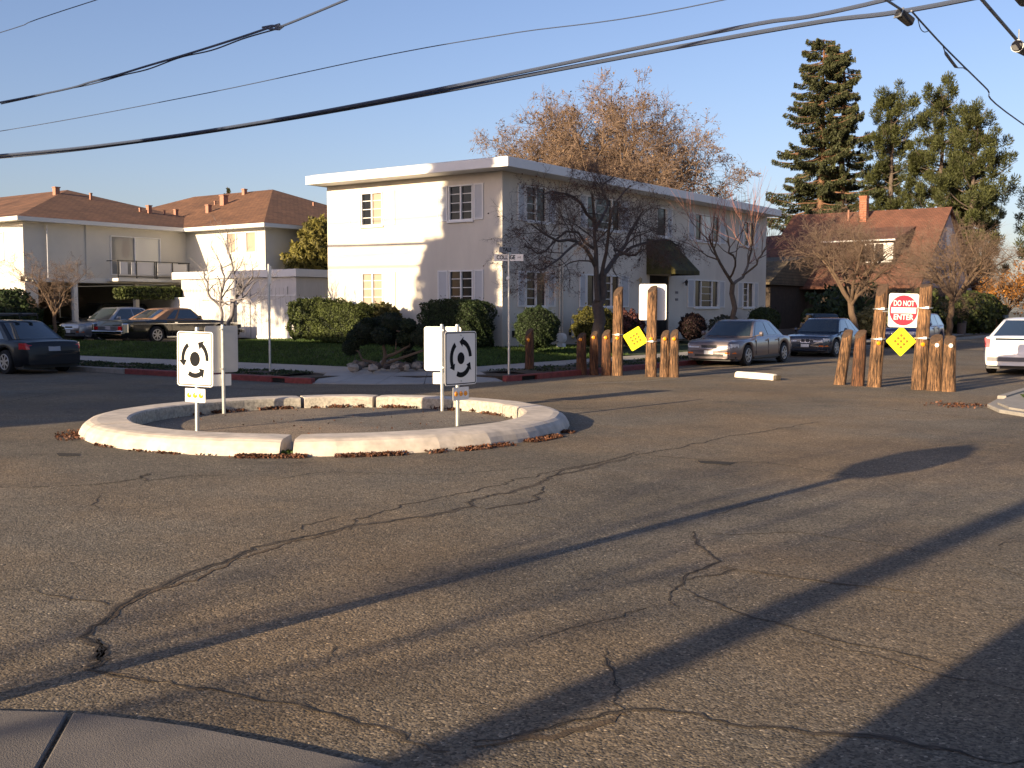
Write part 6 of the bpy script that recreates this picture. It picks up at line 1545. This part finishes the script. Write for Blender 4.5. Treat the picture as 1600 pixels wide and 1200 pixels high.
mb = MB(); mb.lathe([(.085, -.3), (.10, -.28), (.10, .28), (.085, .3)], 18, 'y'); o = build(mb, 'splice_case', M_black); o.location = (g_[0] + .08, g_[1] + .28, g_[2]); o.rotation_euler = (0, 0, R(-8)); tag(o, 'black cylindrical splice case at the top right edge', 'splice case')
build(MB().tube([(0, -.2, .08), (0, -.2, .30)], .012, 6), 'hanger', M_galv, o); build(MB().lathe([(.108, -.02), (.108, .02)], 18, 'y', (0, -.25, 0)), 'clamp_band', M_galv, o)
mb = MB(); mb.lathe([(.10, -.28), (.10, .28)], 16, 'y'); o = build(mb, 'splice_case', M_black); o.location = G(1595, -6, 6.6); tag(o, 'second black splice case just entering the top right corner', 'splice case'); build(MB().tube([(0, -.2, .08), (0, -.2, .3)], .012, 6), 'hanger', M_galv, o)
# poles that carry them (outside the picture)
def upole(x, y, H, label, r=.17):
    t = thing('utility_pole', label, 'utility pole', (x, y, 0)); build(MB().tube([(x, y, 0), (x, y, H)], [r, r * .7], 12), 'pole', M_bark2, t, wc=True)
    for z_ in (H - 1, H - 1.9): build(MB().box(x - .06, x + .06, y - 1.2, y + 1.2, z_, z_ + .12), 'crossarm', M_bark2, t, wc=True)
upole(24.0, -10.5, 10.5, 'wooden utility pole right of the picture'); upole(-31, -10.6, 9.5, 'wooden utility pole left of the picture')
upole(16.8, -41, 11.5, 'wooden utility pole behind the camera throwing the wide shadow band', .155)

# ================================================================== WHAT STANDS BEHIND THE CAMERA (and throws the shadows)
t = thing('stop_sign', 'stop sign on the camera corner whose shadow crosses the road', 'sign', (16.4, -27.95, 0), 0)
build(MB().tube([(0, 0, 0), (0, 0, 2.95)], .062, 10), 'pole', M_galv, t)
oc = [(.41 * math.cos(R(22.5 + 45 * k)), 2.55 + .41 * math.sin(R(22.5 + 45 * k))) for k in range(8)]
build(MB().plate(oc, -.072, -.066), 'panel', M_signred, t); text_obj('STOP', .25, M_signwhite, t, (0, -.075, 2.55), (R(90), 0, 0), 'lettering', fit=.58)
def simple_house(name, label, x0, x1, y0, y1, ze, zr, wallm, roofm):
    t = thing(name, label, 'house', ((x0 + x1) / 2, (y0 + y1) / 2, 0))
    build(MB().box(x0, x1, y0, y1, 0, ze), 'wall', wallm, t, wc=True)
    o = .0; mb = MB(); c = (y0 + y1) / 2; h = (y1 - y0) / 2
    mb.add([(x0 - o, y0 - o, ze), (x1 + o, y0 - o, ze), (x1 + o, y1 + o, ze), (x0 - o, y1 + o, ze), (x0 + h * .8, c, zr), (x1 - h * .8, c, zr)], [(0, 1, 5, 4), (1, 2, 5), (2, 3, 4, 5), (3, 0, 4), (3, 2, 1, 0)]); build(mb, 'roof', roofm, t, wc=True, uvf=uvroof)
    for k in range(3):
        xx = x0 + (x1 - x0) * (k + .5) / 3; w_ = build(MB().box(xx - .7, xx + .7, y1 + .002, y1 + .05, 1.2, 2.5), 'window', M_trim, t, wc=True); build(MB().box(xx - .62, xx + .62, y1 + .052, y1 + .06, 1.28, 2.42), 'pane', M_glass, w_, wc=True)
    return t
simple_house('corner_house', 'house on the near left corner outside the picture', -26, 3.1, -46, -31, 7.3, 8.7, M_cream, M_roofA)
simple_house('corner_house', 'house behind the camera outside the picture', 18.68, 34, -48, -34, 5.8, 7.0, M_stucco, M_roofA)
def leafy(name, label, x, y, blobs, n=2600, size=.2, m=None):
    t = thing(name, label, 'tree', (x, y, 0)); build(MB().tube([(x, y, 0), (x, y, blobs[0][0][2])], [.25, .12], 8), 'trunk', M_bark, t, wc=True)
    for c_, r_ in blobs: foliage_blob(t, c_, r_, m or M_bush, n, size, None, .72, .18)
    return t
leafy('evergreen_tree', 'tall evergreen left of the picture shading the building corner', -5.0, -28.2, [((-4.9, -28.2, 8.0), (1.35, 1.4, 2.2)), ((-4.6, -28.2, 11.0), (1.1, 1.2, 2.0)), ((-4.0, -28.4, 13.0), (.95, 1, 1.4)), ((-5.1, -28.2, 6.0), (1.5, 1.4, 1.2)), ((-6.1, -28.2, 7.0), (1.2, 1.2, 1.7)), ((-5.7, -28.2, 9.0), (1.0, 1.2, 1.4))])
leafy('evergreen_tree', 'broad evergreen left of the picture shading the right street', 1.2, -37, [((1.2, -37, 11.2), (1.9, 2.2, 2.3)), ((1.5, -36.5, 13.4), (1.5, 2.0, 1.8)), ((-.4, -37, 12.0), (1.6, 2, 1.8))], 4200, .24)
rng = np.random.default_rng(5)
street_tree('bare_tree', 'bare tree behind the camera casting faint branch shadows', 14.7, -44, 7.5, 1.6, 61, M_bark, 3.0, .10, 0, None, 3, 3, M_twtan, group=None, z0=0)

leafy('evergreen_tree', 'loose crowned tree left of the picture dappling the garages', -17.0, -29, [((-17.0, -29, 10.2), (2.6, 2, 1.5)), ((-15.0, -29, 10.8), (1.6, 1.5, 1.2)), ((-19.5, -29, 10.6), (1.8, 1.5, 1.2))], 900, .32)
